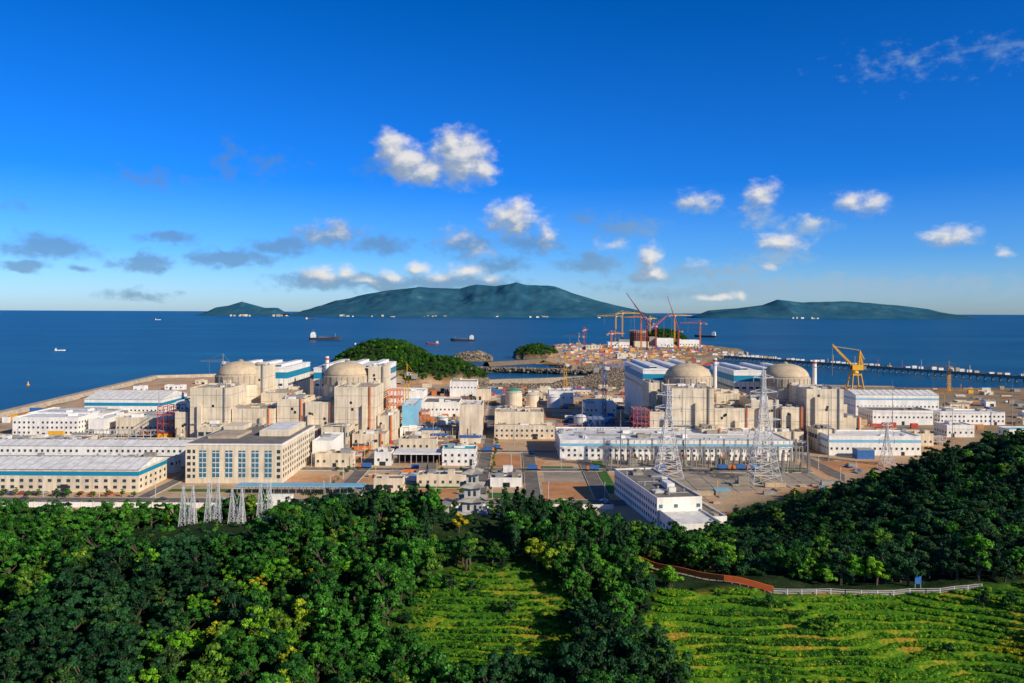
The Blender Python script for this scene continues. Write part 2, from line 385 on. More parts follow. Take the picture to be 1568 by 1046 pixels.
def broadleaf(name,h,cr,leaf,ncl=24,nl=2300,ls=.3):
    cent=[];rad=[];tr=[((0,0,-1.5),(0,0,h*.45),.45)]; ex=random.uniform(-.3,.3)*cr; ey=random.uniform(-.3,.3)*cr
    for i in range(ncl):
        a=random.uniform(0,6.28); rr=cr*math.sqrt(random.random())*random.uniform(.75,1.05); t=random.random()
        z=h*.34+(h*.55)*t*(1-(rr/cr)**2*.55)
        c=(rr*math.cos(a)+ex*t,rr*math.sin(a)+ey*t,z); cent.append(c); rad.append(random.uniform(.16,.36)*cr)
        if i%2==0: tr.append(((0,0,h*random.uniform(.2,.45)),c,.16))
    return leaves_mesh(name,cent,rad,nl,ls,leaf,.75,tr)
def conifer(name,h,cr,leaf,nl=2000,ls=.26):
    cent=[];rad=[];tr=[((0,0,-1.5),(0,0,h*.95),.3)]
    for i in range(34):
        t=random.uniform(.15,1); R_=cr*(1-t)**.7+.25; a=random.uniform(0,6.28); rr=R_*random.uniform(.2,.8)
        c=(rr*math.cos(a),rr*math.sin(a),h*t); cent.append(c); rad.append(max(.35,R_*.45)); tr.append(((0,0,h*t-.4),c,.08))
    return leaves_mesh(name,cent,rad,nl,ls,leaf,1.2,tr)
def bush(name,r,leaf,nl=260,ls=.22):
    cent=[(random.uniform(-.5,.5)*r,random.uniform(-.5,.5)*r,r*random.uniform(.2,.6)) for _ in range(5)]
    return leaves_mesh(name,cent,[r*random.uniform(.35,.6) for _ in cent],nl,ls,leaf,.8,None)
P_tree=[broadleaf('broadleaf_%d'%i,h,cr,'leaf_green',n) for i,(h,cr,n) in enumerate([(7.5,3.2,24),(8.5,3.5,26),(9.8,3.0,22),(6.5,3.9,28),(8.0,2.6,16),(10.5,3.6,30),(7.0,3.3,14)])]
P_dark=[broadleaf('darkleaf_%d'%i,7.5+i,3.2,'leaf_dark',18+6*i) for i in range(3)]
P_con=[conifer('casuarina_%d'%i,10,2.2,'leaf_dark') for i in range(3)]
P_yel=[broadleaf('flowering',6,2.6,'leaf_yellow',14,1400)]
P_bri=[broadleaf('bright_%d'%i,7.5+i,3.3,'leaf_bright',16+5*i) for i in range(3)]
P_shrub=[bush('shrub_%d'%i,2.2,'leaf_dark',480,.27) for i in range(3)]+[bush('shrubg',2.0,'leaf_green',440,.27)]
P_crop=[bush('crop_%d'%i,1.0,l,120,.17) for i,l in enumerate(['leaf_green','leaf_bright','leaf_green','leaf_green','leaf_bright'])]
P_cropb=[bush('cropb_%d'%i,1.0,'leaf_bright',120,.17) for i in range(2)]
P_yb=[bush('ybush_%d'%i,1.2,'leaf_yellow',120,.18) for i in range(2)]
def scatter(name,protos,pts):
    e=bpy.data.objects.new(name,None); COL.objects.link(e)
    gr=[[] for _ in protos]
    for p in pts: gr[random.randrange(len(protos))].append(p)
    for k,(pm,g) in enumerate(zip(protos,gr)):
        if not g: continue
        V=[];F=[]
        for (x,y,z,s) in g:
            a=random.uniform(0,6.28); o=len(V); r=s*math.sqrt(.5); tx,ty=random.uniform(-.12,.12)*r,random.uniform(-.12,.12)*r
            for q in range(4): 
                cx,cy=math.cos(a+q*math.pi/2),math.sin(a+q*math.pi/2); V.append((x+r*cx,y+r*cy,z+tx*cx+ty*cy))
            F.append((o,o+1,o+2,o+3))
        me=bpy.data.meshes.new(name+'_points'); me.from_pydata(V,[],F)
        io=bpy.data.objects.new('%s_patch_%d'%(name,k),me); COL.objects.link(io); io.parent=e
        io.instance_type='FACES'; io.use_instance_faces_scale=True; io.instance_faces_scale=1; io.show_instancer_for_render=False; io.show_instancer_for_viewport=False
        po=bpy.data.objects.new('%s_plant_%d'%(name,k),pm); COL.objects.link(po); po.parent=io
PATH=[(36,226),(44,216),(55,207),(66,202),(84,201.5),(104,201),(118,201),(150,208)]
def pathd(x,y):
    b=np.full(np.shape(x),1e9)
    for (ax,ay),(bx,by) in zip(PATH,PATH[1:]):
        dx,dy=bx-ax,by-ay; t=np.clip(((x-ax)*dx+(y-ay)*dy)/(dx*dx+dy*dy),0,1); b=np.minimum(b,np.hypot(x-ax-t*dx,y-ay-t*dy))
    return b
YEL=[(-62,196),(-56,204),(-15,228),(-70,190),(-49,199)]
f_tree=[];f_dark=[];f_con=[];f_yel=[];f_bri=[];f_shrub=[]
GX,GY=np.meshgrid(np.arange(-250,330,4.0),np.arange(96,430,4.0)); GX=GX.ravel()+rng.uniform(-1.9,1.9,GX.size); GY=GY.ravel()+rng.uniform(-1.9,1.9,GY.size)
k=(np.abs(GX)<.68*GY+25); GX=GX[k];GY=GY[k]; CC=ctrl(GX,GY); k=CC>2; GX=GX[k];GY=GY[k]
PD=pathd(GX,GY); TM=terr_mask(GX,GY); ZZ=H(GX,GY); W1=wob(GX*.6,GY*.6); W2=wob(GX*.45+40,GY*.5+11); W3=wob(GX*1.1+5,GY*1.2+31)
for X,Y,pd,tmk,z,w,w2,w3 in zip(GX.tolist(),GY.tolist(),PD.tolist(),TM.tolist(),ZZ.tolist(),W1.tolist(),W2.tolist(),W3.tolist()):
    if pd<3.6 and X<112: continue
    if 34<X<74 and pd<9 and Y<226: 
        if random.random()<.3: f_shrub.append((X,Y,z-.5,.5))
        continue
    if math.hypot(X+12,Y-252)<8: continue
    if any(math.hypot(X-a,Y-b_)<4 for a,b_ in YEL): continue
    if tmk>.5:
        if (w3>.5 and random.random()<.55) or random.random()<.04: random.choice([f_tree,f_bri,f_dark,f_tree]).append((X,Y,z,random.uniform(.28,.62)))
        continue
    right=X>62 and Y>212
    if right:
        f_shrub.append((X,Y,z,random.uniform(.8,1.5)))
        f_shrub.append((X+random.uniform(-2,2),Y+random.uniform(-2,2),z,random.uniform(.7,1.2)))
        if random.random()<.12: random.choice([f_dark,f_dark,f_tree]).append((X,Y,z,random.uniform(.45,.9)))
        continue
    if Y>300 and random.random()<.4: continue
    if (abs(X+12)<10 and 214<Y<262) or (-110<X<-70 and 218<Y<256):
        f_shrub.append((X,Y,z-.5,random.uniform(.5,.85))); continue
    s=random.choice([random.uniform(.45,.75),random.uniform(.75,1.2),random.uniform(.9,1.35)]); q=random.random()
    if q>.94: 
        f_shrub.append((X,Y,z,1.0)); continue
    if -50<X<48 and Y>212 and q<.45: f_con.append((X,Y,z,random.uniform(.65,1.05)))
    elif w2>.1 and q<.36 and X>-85: f_bri.append((X,Y,z,s*.85))
    elif q<.03: f_bri.append((X,Y,z,s*.8))
    elif w>.3 or (X<-60-(Y-120)*.25 and Y<195): f_dark.append((X,Y,z,s))  # lower-left slope takes dark leaves, putting its shade into the leaf colour
    else: f_tree.append((X,Y,z,s))
    if random.random()<.25: f_shrub.append((X+2,Y+2,z-.3,random.uniform(.6,1.1)))
# terrace crop rows along the contours
X=rng.uniform(-34,150,120000); Y=rng.uniform(138,208,120000)
k=(np.abs(X)<.66*Y+8)&(terr_mask(X,Y)>.45)&(pathd(X,Y)>1.8); X=X[k];Y=Y[k]
fr=(hillbase(X,Y)/STEP)%1.0; w=wob(X*.5+9,Y*.5); w5=wob(X*1.6+3,Y*1.9+7); rr=rng.random(len(X))
k=(((fr>.05)&(fr<.24))|((fr>.40)&(fr<.58)&(w5<.35)))&~((w>.5)&(rr<.75))&~((w5<-.45)&(rr<.8)); X=X[k];Y=Y[k];w=w[k]
Z=H(X,Y); q=rng.random(len(X))
yb=(w>.25)&(X>30)&(q<.30); br=~yb&((wob(X*.8+50,Y*.7)>-.3)&(X>30))
L3=list(zip(X.tolist(),Y.tolist(),Z.tolist(),yb.tolist(),br.tolist()))
f_crop=[(a,b_,c_,random.uniform(.4,.95)) for a,b_,c_,t,u in L3 if not t and not u]
f_cropb=[(a,b_,c_,random.uniform(.4,.9)) for a,b_,c_,t,u in L3 if u]
f_yb=[(a,b_,c_,random.uniform(.5,.9)) for a,b_,c_,t,u in L3 if t]
for (X,Y) in YEL: f_yel.append((X,Y,Hs(X,Y)+.5,random.uniform(.8,1.05)))
f_far=[]
for (cx,cy,rx,ry,h,vg) in BUMPS:
    if not vg: continue
    for _ in range(int(rx*ry*.12)):
        a=random.uniform(0,6.28); r=math.sqrt(random.random())*.93; X=cx+rx*r*math.cos(a); Y=cy+ry*r*math.sin(a); z=Hs(X,Y)
        if z>1: f_far.append((X,Y,z-.5,random.uniform(.55,.95)))
f_road=[]
for X in range(-462,-200,7): f_road.append((X+random.uniform(-2,2),427+random.uniform(-1,1),0,random.uniform(.35,.6)))
for X in range(-470,50,5): 
    if random.random()<.6: f_road.append((X,406+random.uniform(-1,1),0,random.uniform(.3,.55)))
for Y in range(436,690,11):
    for xx in (-26,-12,-102): f_road.append((xx+random.uniform(-1,1),Y,0,random.uniform(.25,.45)))
for X in range(210,340,8): f_road.append((X,466+random.uniform(-2,2),0,random.uniform(.3,.6)))
for X in range(-330,190,13):
    if random.random()<.6: f_road.append((X,498,0,random.uniform(.25,.45)))
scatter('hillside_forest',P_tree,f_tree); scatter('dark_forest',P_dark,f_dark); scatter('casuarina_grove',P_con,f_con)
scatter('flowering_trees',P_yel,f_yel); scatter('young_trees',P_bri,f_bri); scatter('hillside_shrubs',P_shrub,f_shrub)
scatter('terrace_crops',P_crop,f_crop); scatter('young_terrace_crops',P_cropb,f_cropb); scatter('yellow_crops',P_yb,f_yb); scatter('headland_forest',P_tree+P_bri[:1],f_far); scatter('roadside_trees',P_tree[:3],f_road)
def tree(name,me_,x,y,s,rot=0):
    o=bpy.data.objects.new(name,me_); COL.objects.link(o); o.location=(x,y,Hs(x,y)); o.scale=(s,)*3; o.rotation_euler=(0,0,rot)
tree('broadleaf_tree',P_bri[0],121,206,1.7); tree('broadleaf_tree',P_tree[1],54,224,1.3,1); tree('broadleaf_tree',P_tree[2],83,214,1.3,2); tree('broadleaf_tree',P_tree[3],73,216,1.2,3)
tree('broadleaf_tree',P_bri[1],79,210,.9,3)

# ------------------------------------------------------------------ footpath and railings
def strip(name,pts,w,m,dz):
    V=[];F=[];pp=[]
    for (a,b_) in zip(pts,pts[1:]):
        n=max(2,int(math.hypot(b_[0]-a[0],b_[1]-a[1])/2))
        for i in range(n): pp.append((a[0]+(b_[0]-a[0])*i/n,a[1]+(b_[1]-a[1])*i/n))
    pp.append(pts[-1])
    for i,p in enumerate(pp):
        q=pp[min(i+1,len(pp)-1)]; o=pp[max(0,i-1)]; dx,dy=q[0]-o[0],q[1]-o[1]; l=math.hypot(dx,dy); nx_,ny_=-dy/l*w/2,dx/l*w/2
        z=max(Hs(*p),Hs(p[0]+nx_,p[1]+ny_),Hs(p[0]-nx_,p[1]-ny_))+dz
        V+=[(p[0]+nx_,p[1]+ny_,z),(p[0]-nx_,p[1]-ny_,z),(p[0]+nx_,p[1]+ny_,z-1.2),(p[0]-nx_,p[1]-ny_,z-1.2)]
        if i: k=4*i; F+=[(k-4,k-3,k+1,k),(k-4,k,k+2,k-2),(k-3,k-1,k+3,k+1)]
    me=bpy.data.meshes.new(name); me.from_pydata(V,[],F); me.materials.append(MATS[m]); COL.objects.link(bpy.data.objects.new(name,me)); return pp
strip('hill_path',PATH[:7],2.0,'yard_concrete',.12)
def railing(name,pts,m,h=1.2,off=-1.5,solid=False,step=2,w=.12):
    b=MB(name); pr=None
    for (a,c_) in zip(pts,pts[1:]):
        n=max(1,int(math.hypot(c_[0]-a[0],c_[1]-a[1])/step))
        for i in range(n+1):
            x=a[0]+(c_[0]-a[0])*i/n; y=a[1]+(c_[1]-a[1])*i/n+off; z=Hs(x,y)+.4
            b.box(x-.09,x+.09,y-.09,y+.09,z-1,z+h,m)
            if pr:
                for k in ([1,.8,.6,.4,.2] if solid else [1,.5]): b.beam((pr[0],pr[1],pr[2]+h*k),(x,y,z+h*k),w,m)
            pr=(x,y,z)
    b.build(single=True)
railing('red_safety_fence',PATH[:4],'fence_orange',1.5,solid=True,w=.24)
railing('white_railing',PATH[3:7],'steel_white',1.0,step=3.5,w=.07)
b=MB('information_sign'); z=Hs(104,203); b.beam((103.3,203.5,z),(103.3,203.5,z+2.6),.15,'steel'); b.beam((104.7,203.5,z),(104.7,203.5,z+2.6),.15,'steel'); b.box(103.2,104.8,203.3,203.4,z+1.2,z+3.2,'blue_paint'); b.build()

# ------------------------------------------------------------------ ground sheets inside the plant
def sheet(name,x0,x1,y0,y1,m,z):
    me=bpy.data.meshes.new(name); me.from_pydata([(x0,y0,z),(x1,y0,z),(x1,y1,z),(x0,y1,z)],[],[(0,1,2,3)]); me.materials.append(MATS[m]); COL.objects.link(bpy.data.objects.new(name,me))
for q in [(-470,60,410,424),(-330,190,500,509),(-330,60,566,574),(-300,330,700,708),(-460,-300,790,798),(-80,330,820,828)]: 
    sheet('road',*q,'asphalt',.26)
    b=MB('kerb'); x0,x1,y0,y1=q; b.box(x0,x1,y0-.35,y0-.01,0,.4,'kerb'); b.box(x0,x1,y1+.01,y1+.35,0,.4,'kerb'); b.build()
    b=MB('road_marking'); X=x0
    while X<x1-3: b.box(X,X+3,(y0+y1)/2-.12,(y0+y1)/2+.12,.265,.275,'line_paint'); X+=8
    b.build()
for q in [(-22,-14,424.4,900),(8,16,424.4,565),(-98,-90,424.4,700),(-200,-193,424.4,560),(198,206,424.4,700),(-300,-292,560,790),(45,53,424.4,540)]:
    sheet('road',*q,'asphalt',.28)
    b=MB('kerb'); x0,x1,y0,y1=q; b.box(x0-.35,x0-.01,y0,y1,0,.39,'kerb'); b.box(x1+.01,x1+.35,y0,y1,0,.39,'kerb'); b.build()
zc=[.006]
def pad(*q): sheet(q[0],*q[1:6],zc[0]); zc[0]+=.003
for q in [(92,188,398,500),(-190,-130,520,565),(60,190,512,538),(20,44,424,500),(95,130,372,396)]: pad('concrete_yard',*q,'yard_concrete')
for q in [(-88,-24,575,640),(-12,6,500,560),(-90,-30,424,450),(195,330,470,540),(-125,-100,520,640),(60,110,590,640),(-10,60,720,800),(220,330,570,640),(18,44,424,470)]: pad('bare_earth',*q,'earth')
for q in [(300,800,640,1040),(-130,-40,800,960),(420,800,560,640)]: pad('sandy_fill',*q,'sand')
for i in range(50):
    x=random.choice([random.uniform(-120,190),random.uniform(190,420),random.uniform(-470,-300),random.uniform(95,185)]); y=random.uniform(412,900) if x<190 or x>250 else random.uniform(470,700)
    w=random.uniform(4,14); d=random.uniform(4,16); n,m=random.choice([('concrete_pad','paving'),('concrete_pad','yard_concrete'),('bare_earth','earth'),('concrete_pad','roof_tan'),('asphalt_pad','asphalt')]); pad(n,x-w,x+w,y-d,y+d,m)
for q in [(-470,-320,424.6,432),(-60,-26,452,460),(54,60,440,536),(-190,-132,440,446),(210,280,460,468),(-12,6,428,440),(-86,-30,643,650),(17,40,511,516),(130,190,511,514),(92,188,395,398)]: pad('lawn',*q,'lawn')
b=MB('yard_drain_covers')
for i in range(9): b.box(94+i*11,94.4+i*11,400,498,.14,.24,'kerb')
for i in range(8): b.box(93,187,404+i*12,404.4+i*12,.14,.235,'kerb')
b.build()

# ------------------------------------------------------------------ nuclear units
def reactor(cx,cy):
    b=MB('reactor_building')
    b.lathe(0,0,[(19.2,0),(19.2,40)],'concrete_wall',56)
    b.lathe(0,0,[(19.9,40.01),(19.9,46.5),(19.2,47.2),(18.6,47.2)],'dome_concrete',56)
    b.lathe(0,0,[(18.9*math.cos(t),47.21+11*math.sin(t)) for t in np.linspace(0,1.5,12)],'dome_roof',56)
    for i in range(28):
        a=2*math.pi*i/28; x,y=20.0*math.cos(a),20.0*math.sin(a); b.beam((x,y,40.3),(x,y,46.8),.35,'concrete_grey')
        b.beam((18.9*math.cos(a),18.9*math.sin(a),47.5),(10*math.cos(a),10*math.sin(a),56.6),.3,'concrete_grey')
    for zz in (10,20,30): b.lathe(0,0,[(19.32,zz),(19.32,zz+.35)],'concrete_grey',56)
    b.lathe(0,0,[(2.2,57.6),(2.2,59),(.6,59.8)],'concrete_grey',14)
    for i in range(36):
        a=2*math.pi*i/36; a2=2*math.pi*(i+1)/36; b.beam((19*math.cos(a),19*math.sin(a),48.3),(19*math.cos(a2),19*math.sin(a2),48.3),.15,'steel'); b.beam((19*math.cos(a),19*math.sin(a),47.2),(19*math.cos(a),19*math.sin(a),48.3),.12,'steel')
    b.box(-3,3,-21.5,-19.0,0,44,'concrete_wall')
    b.build((cx,cy,0),random.uniform(-.5,.5),parts={'concrete_wall':'containment_wall','dome_roof':'dome'})
def turbine_hall(x0,x1,y0,y1,h):
    b=MB('turbine_hall'); w=(x1-x0)/2;d=(y1-y0)/2
    b.box(-w,w,-d,d,0,h,'white_wall')
    b.box(-w-.1,w+.1,-d-.1,d+.1,h-8.5,h-3.2,'blue_cladding')
    b.box(-w-.3,w+.3,-d-.3,d+.3,h+.003,h+1,'white_wall')
    b.box(-w+.8,w-.8,-d+.8,d-.8,h+1.003,h+1.2,'roof_white')
    for i in range(3):
        X=-w+2*w*(i+.5)/3; b.box(X-3,X+3,-d+4,d-4,h+1.2,h+3.4,'roof_white'); b.box(X-3.1,X+3.1,-d+3.8,-d+3.9,h+1.6,h+2.8,'glass')
    for i in range(int(2*w/4)):
        X=-w+4*i+2; b.box(X-.15,X+.15,-d-.2,-d-.11,0,h-8.6,'steel')
    for i in range(int(2*d/6)):
        Y=-d+6*i+3
        for sx in(-1,1): b.box(sx*(w+.12)-.08,sx*(w+.12)+.08,Y-.15,Y+.15,0,h-8.6,'steel'); b.box(sx*(w+.02)-.08,sx*(w+.02)+.08,Y+.8,Y+5,h-15,h-13,'glass')
    for i in range(int(2*w/6)): X=-w+6*i+3; b.box(X-1.8,X+1.8,-d-.08,-d+.1,h-15,h-13,'glass')
    b.build(((x0+x1)/2,(y0+y1)/2,0),parts={'white_wall':'walls','roof_white':'roof','glass':'windows','blue_cladding':'facade_band','steel':'ribs'})
for cx in (-226,-137,147,228): reactor(cx,664)
for q in [(-252,-195,692,770,50),(-172,-114,692,786,50),(114,172,692,804,50),(193,252,692,772,49)]: turbine_hall(*q)
A='nuclear_auxiliary_building'
def aux(x0,x1,y0,y1,h,**k): building(A,x0,x1,y0,y1,h,'concrete_wall',random.choice(['roof_tan','roof_grey','roof_tan']),panel=8,units=6,rows=k.pop('rows',()),**k)
# unit 1 (left)
aux(-243,-213,602,640,41); aux(-217,-203,655,684,54); aux(-228,-206,578,600,15,rows=(9,),ww=4,wh=3,gap=5)
aux(-212,-180,604,640,25); aux(-179,-158,608,640,32); aux(-256,-244,606,650,22); aux(-202,-176,642,688,33); aux(-204,-160,585,603,12)
# unit 2
aux(-134,-103,602,640,42); aux(-118,-104,655,684,54); aux(-138,-118,578,600,15,rows=(9,),ww=4,wh=3,gap=5)
aux(-157,-135,606,641,30); aux(-102,-90,606,640,20); aux(-116,-92,580,600,10); aux(-160,-139,586,604,12)
# unit 3 (right)
aux(121,153,602,640,42); aux(112,124,650,684,42); aux(138,153,578,600,15,rows=(9,),ww=4,wh=3,gap=5)
aux(154,182,604,640,27); aux(183,204,608,640,33); aux(105,120,604,640,24); aux(166,190,645,688,34); aux(155,215,586,603,12)
# unit 4
aux(223,251,602,640,42); aux(205,222,604,640,28); aux(222,236,578,600,15,rows=(9,),ww=4,wh=3,gap=5); aux(252,266,606,640,20); aux(238,262,582,600,10)
for (x,y) in [(-160,690),(254,668),(176,690)]:
    b=MB('ventilation_stack'); b.lathe(0,0,[(2.0,0),(1.6,58),(1.6,61)],'white_wall',18); b.lathe(0,0,[(2.2,55),(2.2,55.4)],'steel',18); b.lathe(0,0,[(1.85,58),(1.85,59.5)],'red_paint',18); b.build((x,y,0))
def frame(name,x0,x1,y0,y1,h,m,nx_=4,nz=5,ny_=2,w=.5):
    b=MB(name)
    for i in range(nx_+1):
        for j in range(ny_+1):
            X=x0+(x1-x0)*i/nx_; Y=y0+(y1-y0)*j/ny_; b.beam((X,Y,0),(X,Y,h),w,m)
    for k in range(1,nz+1):
        Z=h*k/nz
        for j in range(ny_+1): Y=y0+(y1-y0)*j/ny_; b.beam((x0,Y,Z),(x1,Y,Z),w*.9,m)
        for i in range(nx_+1): X=x0+(x1-x0)*i/nx_; b.beam((X,y0,Z),(X,y1,Z),w*.9,m)
        b.beam((x0,y0,Z-h/nz),(x0+(x1-x0)/nx_,y0,Z),w*.7,m); b.beam((x1,y0,Z-h/nz),(x1-(x1-x0)/nx_,y0,Z),w*.7,m)
        if k%2: b.box(x0+.5,x1-.5,y0+.5,y1-.5,Z-.2,Z-.05,'steel')
    b.build(parts={m:'frame','steel':'decks'})
frame('red_steel_frame',-101,-90,644,662,36,'orange_paint',4,6,1,.6); frame('red_steel_frame',92,104,600,618,27,'red_paint',4,5,1,.42); frame('red_steel_frame',-272,-258,612,630,26,'red_paint',3,4,1,.42)
frame('red_steel_frame',-78,-70,668,684,16,'orange_paint',3,3,1,.5); frame('blue_steel_frame',62,80,640,660,14,'blue_paint',4,3,1,.4)
frame('pipe_rack',-90,-30,650,658,8,'steel',12,2,1); frame('pipe_rack',20,100,650,658,8,'blue_paint',14,2,1,.35)
for q in [(-210,-150,576,583),(160,215,576,583),(-330,-262,616,622),(268,330,604,610)]: frame('pipe_rack',*q,7,'steel_galvanised',12,2,1,.45)
building('annex_building',-88,-78,640,690,24,'pale_blue','roof_white',units=1)

# ------------------------------------------------------------------ other plant buildings
W='white_wall';C='concrete_wall'
B=building
B('warehouse',-396,-344,632,662,14,W,'roof_white',rows=(2,6,10),units=2)
B('warehouse',-340,-326,640,690,12,W,'roof_white',rows=(3,))
B('workshop_building',-398,-326,742,800,17,W,'roof_white',band=(11,14,'blue_cladding'),rows=(6,),units=3,kind='gable')
B('workshop_building',-420,-350,690,730,10,W,'roof_white',rows=(5,),units=5)
B('storage_building',-290,-212,540,565,9,C,'roof_grey',rows=(4,),units=9)
B('storage_building',-318,-262,640,680,13,C,'roof_white',rows=(5,),units=4)
B('storage_building',-300,-262,712,740,18,W,'roof_grey',units=4,rows=(12,))
B('long_workshop',-390,-205,438,474,12.5,C,'roof_white',band=(9,11.3,'blue_cladding'),rows=(2,5.5),ww=2,gap=5,units=6,kind='gable')
B('long_workshop',-395,-207,490,499,9,W,'roof_grey',rows=(5,),units=6)
B('long_workshop',-395,-207,511,534,13,W,'roof_white',rows=(9,),units=4,kind='gable')
B('long_workshop',-360,-292,540,562,11,C,'roof_grey',rows=(6,),units=12)
# office building with tall window bays
b=MB('office_building'); w=28;d=38;h=22
b.box(-w,w,-d,d,0,h,C); b.box(-w-.3,w+.3,-d-.3,d+.3,h+.003,h+.9,W); b.box(-w+.6,w-.6,-d+.6,d-.6,h+.903,h+1.0,'roof_grey')
b.box(6,24,-10,30,h+1.01,h+4.5,C); b.box(7,23,-9,29,h+4.51,h+4.8,'roof_white'); b.box(-22,-4,-20,6,h+1.01,h+2.5,'roof_tan'); b.box(-24,-12,12,30,h+1.01,h+4,C)
for i in range(6):
    X=-18+i*7.6; b.box(X-2,X+2,-d-.15,-d+.2,3,19,'glass_blue')
    for k in range(6): b.box(X-2.1,X+2.1,-d-.3,-d-.16,3+k*2.9,3.4+k*2.9,W)
    b.box(X-.15,X+.15,-d-.35,-d-.31,3,19,W)
for k in range(5):
    b.box(-w+1,-w+3,-d-.1,-d+.1,3+k*3.6,5+k*3.6,'glass'); b.box(-w+4.2,-w+5.6,-d-.1,-d+.1,3+k*3.6,5+k*3.6,'glass'); b.box(w-3,w-1,-d-.1,-d+.1,3+k*3.6,5+k*3.6,'glass')
    for i in range(15): Y=-d+3+i*4.9; b.box(w-.1,w+.1,Y-1,Y+1,3+k*3.6,5+k*3.6,'glass'); b.box(-w-.1,-w+.1,Y-1,Y+1,3+k*3.6,5+k*3.6,'glass')
for i in range(10): b.box(-20+i*4,-18.5+i*4,31,34,h+1.01,h+2.6,'steel')
b.build((-161,500,0),parts=PARTS)
B('control_building',-131,-118,524,560,14,W,'roof_white',units=1)
B('training_building',-126,-102,511,521,8,C,'roof_tan',rows=(3,))
b=MB('walkway_canopy'); b.box(-150,-80,432,441,4.6,5,'pale_blue')
for i in range(18): X=-149+i*4; b.beam((X,433,0),(X,433,4.6),.3,'steel'); b.beam((X,440,0),(X,440,4.6),.3,'steel')
b.build()
B('gatehouse',-128,-112,404.8,409.5,5,W,'teal_roof',rows=(2.5,),units=0); B('gatehouse',-76,-60,440,450,7,C,'roof_grey',rows=(2.5,),units=1)
B('service_building',-78,-52,552,565,11,C,'roof_tan',units=3,rows=(6,)); B('service_building',-89,-78,517,530,8,W,'roof_grey',rows=(3,))
b=MB('open_shed'); b.box(-77,-46,517,535,7.2,8,'roof_white'); 
for i in range(9): X=-76.5+i*3.7; b.beam((X,518,0),(X,518,7.2),.4,'steel'); b.beam((X,534,0),(X,534,7.2),.4,'steel')
b.box(-76,-47,533,534.5,0,7.1,'dark_opening'); b.build()
B('laboratory_building',-45,-23,518,534,10,W,'teal_roof',rows=(2,6),units=3)
B('canteen_building',-54,-24,455,467,6,C,'roof_grey',rows=(2,),units=4); B('canteen_building',-12,6,455,464,4.5,W,'roof_grey',units=2)
B('administration_building',-41,-23,627,660,26,C,'roof_white',units=2,rows=())
B('administration_building',-13.5,34,627,640,10,C,'roof_tan',rows=(2,6),units=4); B('administration_building',-13.5,26,641,665,19,C,'roof_tan',units=6,rows=())
B('pump_house',-73,-41,940,975,17,W,'roof_tan',units=2,rows=(10,)); B('pump_house',-40,-24,903,925,12,C,'roof_grey',units=2)
B('pump_house',40,66,850,880,15,W,'roof_white',rows=(8,)); B('pump_house',70,100,760,790,12,W,'roof_white',rows=(6,))
B('storage_building',-85,-50,760,800,13,W,'roof_grey',rows=(6,)); B('storage_building',-13,10,730,755,10,C,'roof_tan',units=5); B('storage_building',-130,-92,830,870,16,W,'roof_white',rows=(8,))
for (x,y,r,h,m) in [(2,840,9,16,'green_paint'),(22,845,7,13,'concrete_wall'),(-6,860,6,10,'concrete_wall'),(44,835,7,12,'steel_white'),(60,690,6,10,'steel_white'),(75,690,6,10,'steel_white'),(-60,690,5,9,'steel_white')]:
    b=MB('storage_tank'); b.lathe(0,0,[(r,0),(r,h),(r*.7,h+r*.2),(.4,h+r*.33)],m if m!='green_paint' else 'concrete_wall',28); b.lathe(0,0,[(r+.15,h-.6),(r+.15,h+.1)],'steel',28)
    if m=='green_paint': b.lathe(0,0,[(r*.9,h+.3),(r*.75,h+r*.25),(.3,h+r*.45)],'green_paint',28)
    b.build((x,y,0))
B('switchgear_building',33,191,541,602,12.5,W,'roof_white',band=(9.2,11,'pale_blue'),rows=(2.2,5.6),ww=1.6,gap=4,units=24)
B('workshop_building',224,289,562,590,13,W,'roof_white',band=(9,11,'pale_blue'),rows=(4,),units=3,doors=3)
B('workshop_building',331,411,766,800,22,W,'roof_white',band=(17,18.5,'pale_blue'),rows=(10,),kind='gable')
B('workshop_building',322,376,710,740,13,W,'roof_grey',rows=(7,),units=3); B('workshop_building',350,372,640,660,10,W,'roof_white',rows=(4,))
B('workshop_building',382,440,710,732,12,W,'roof_white',rows=(4,8)); B('site_office',400,470,640,655,7,W,'pale_blue',rows=(3,),units=0)
B('service_building',293,318,600,620,9,C,'roof_tan',rows=(3,)); B('service_building',270,300,712,740,18,C,'roof_tan',rows=(8,))
b=MB('blue_container_tank'); b.box(238,250,548,556,0,6,'blue_paint'); b.box(238.5,249.5,548.5,555.5,6.003,6.6,'steel'); b.build()
rt=math.radians(9)
def rot_b(name,lx0,lx1,ly0,ly1,h,**k):
    cx,cy=(lx0+lx1)/2,(ly0+ly1)/2; X=72+cx*math.cos(rt)-cy*math.sin(rt); Y=345+cx*math.sin(rt)+cy*math.cos(rt); w=(lx1-lx0)/2; d=(ly1-ly0)/2
    building(name,X-w,X+w,Y-d,Y+d,h,rot=rt,**k)
rot_b('research_building',0,22,26,96,13,wall=W,roof='roof_grey',rows=(2,5.5,9),units=8,gap=3.2,ww=1.8,glass='glass_blue')
rot_b('research_building',1,21,0,25.6,7.5,wall=W,roof='roof_white',rows=(2,),units=0)
rot_b('research_building',22.3,29,14,50,6.5,wall=W,roof='roof_grey',units=3,rows=(2,))
b=MB('perimeter_wall')
for X in range(-470,52,6): b.box(X,X+5.7,404,404.4,0,2.6,W); b.box(X+5.7,X+6,403.9,404.5,0,2.9,C)
b.build()
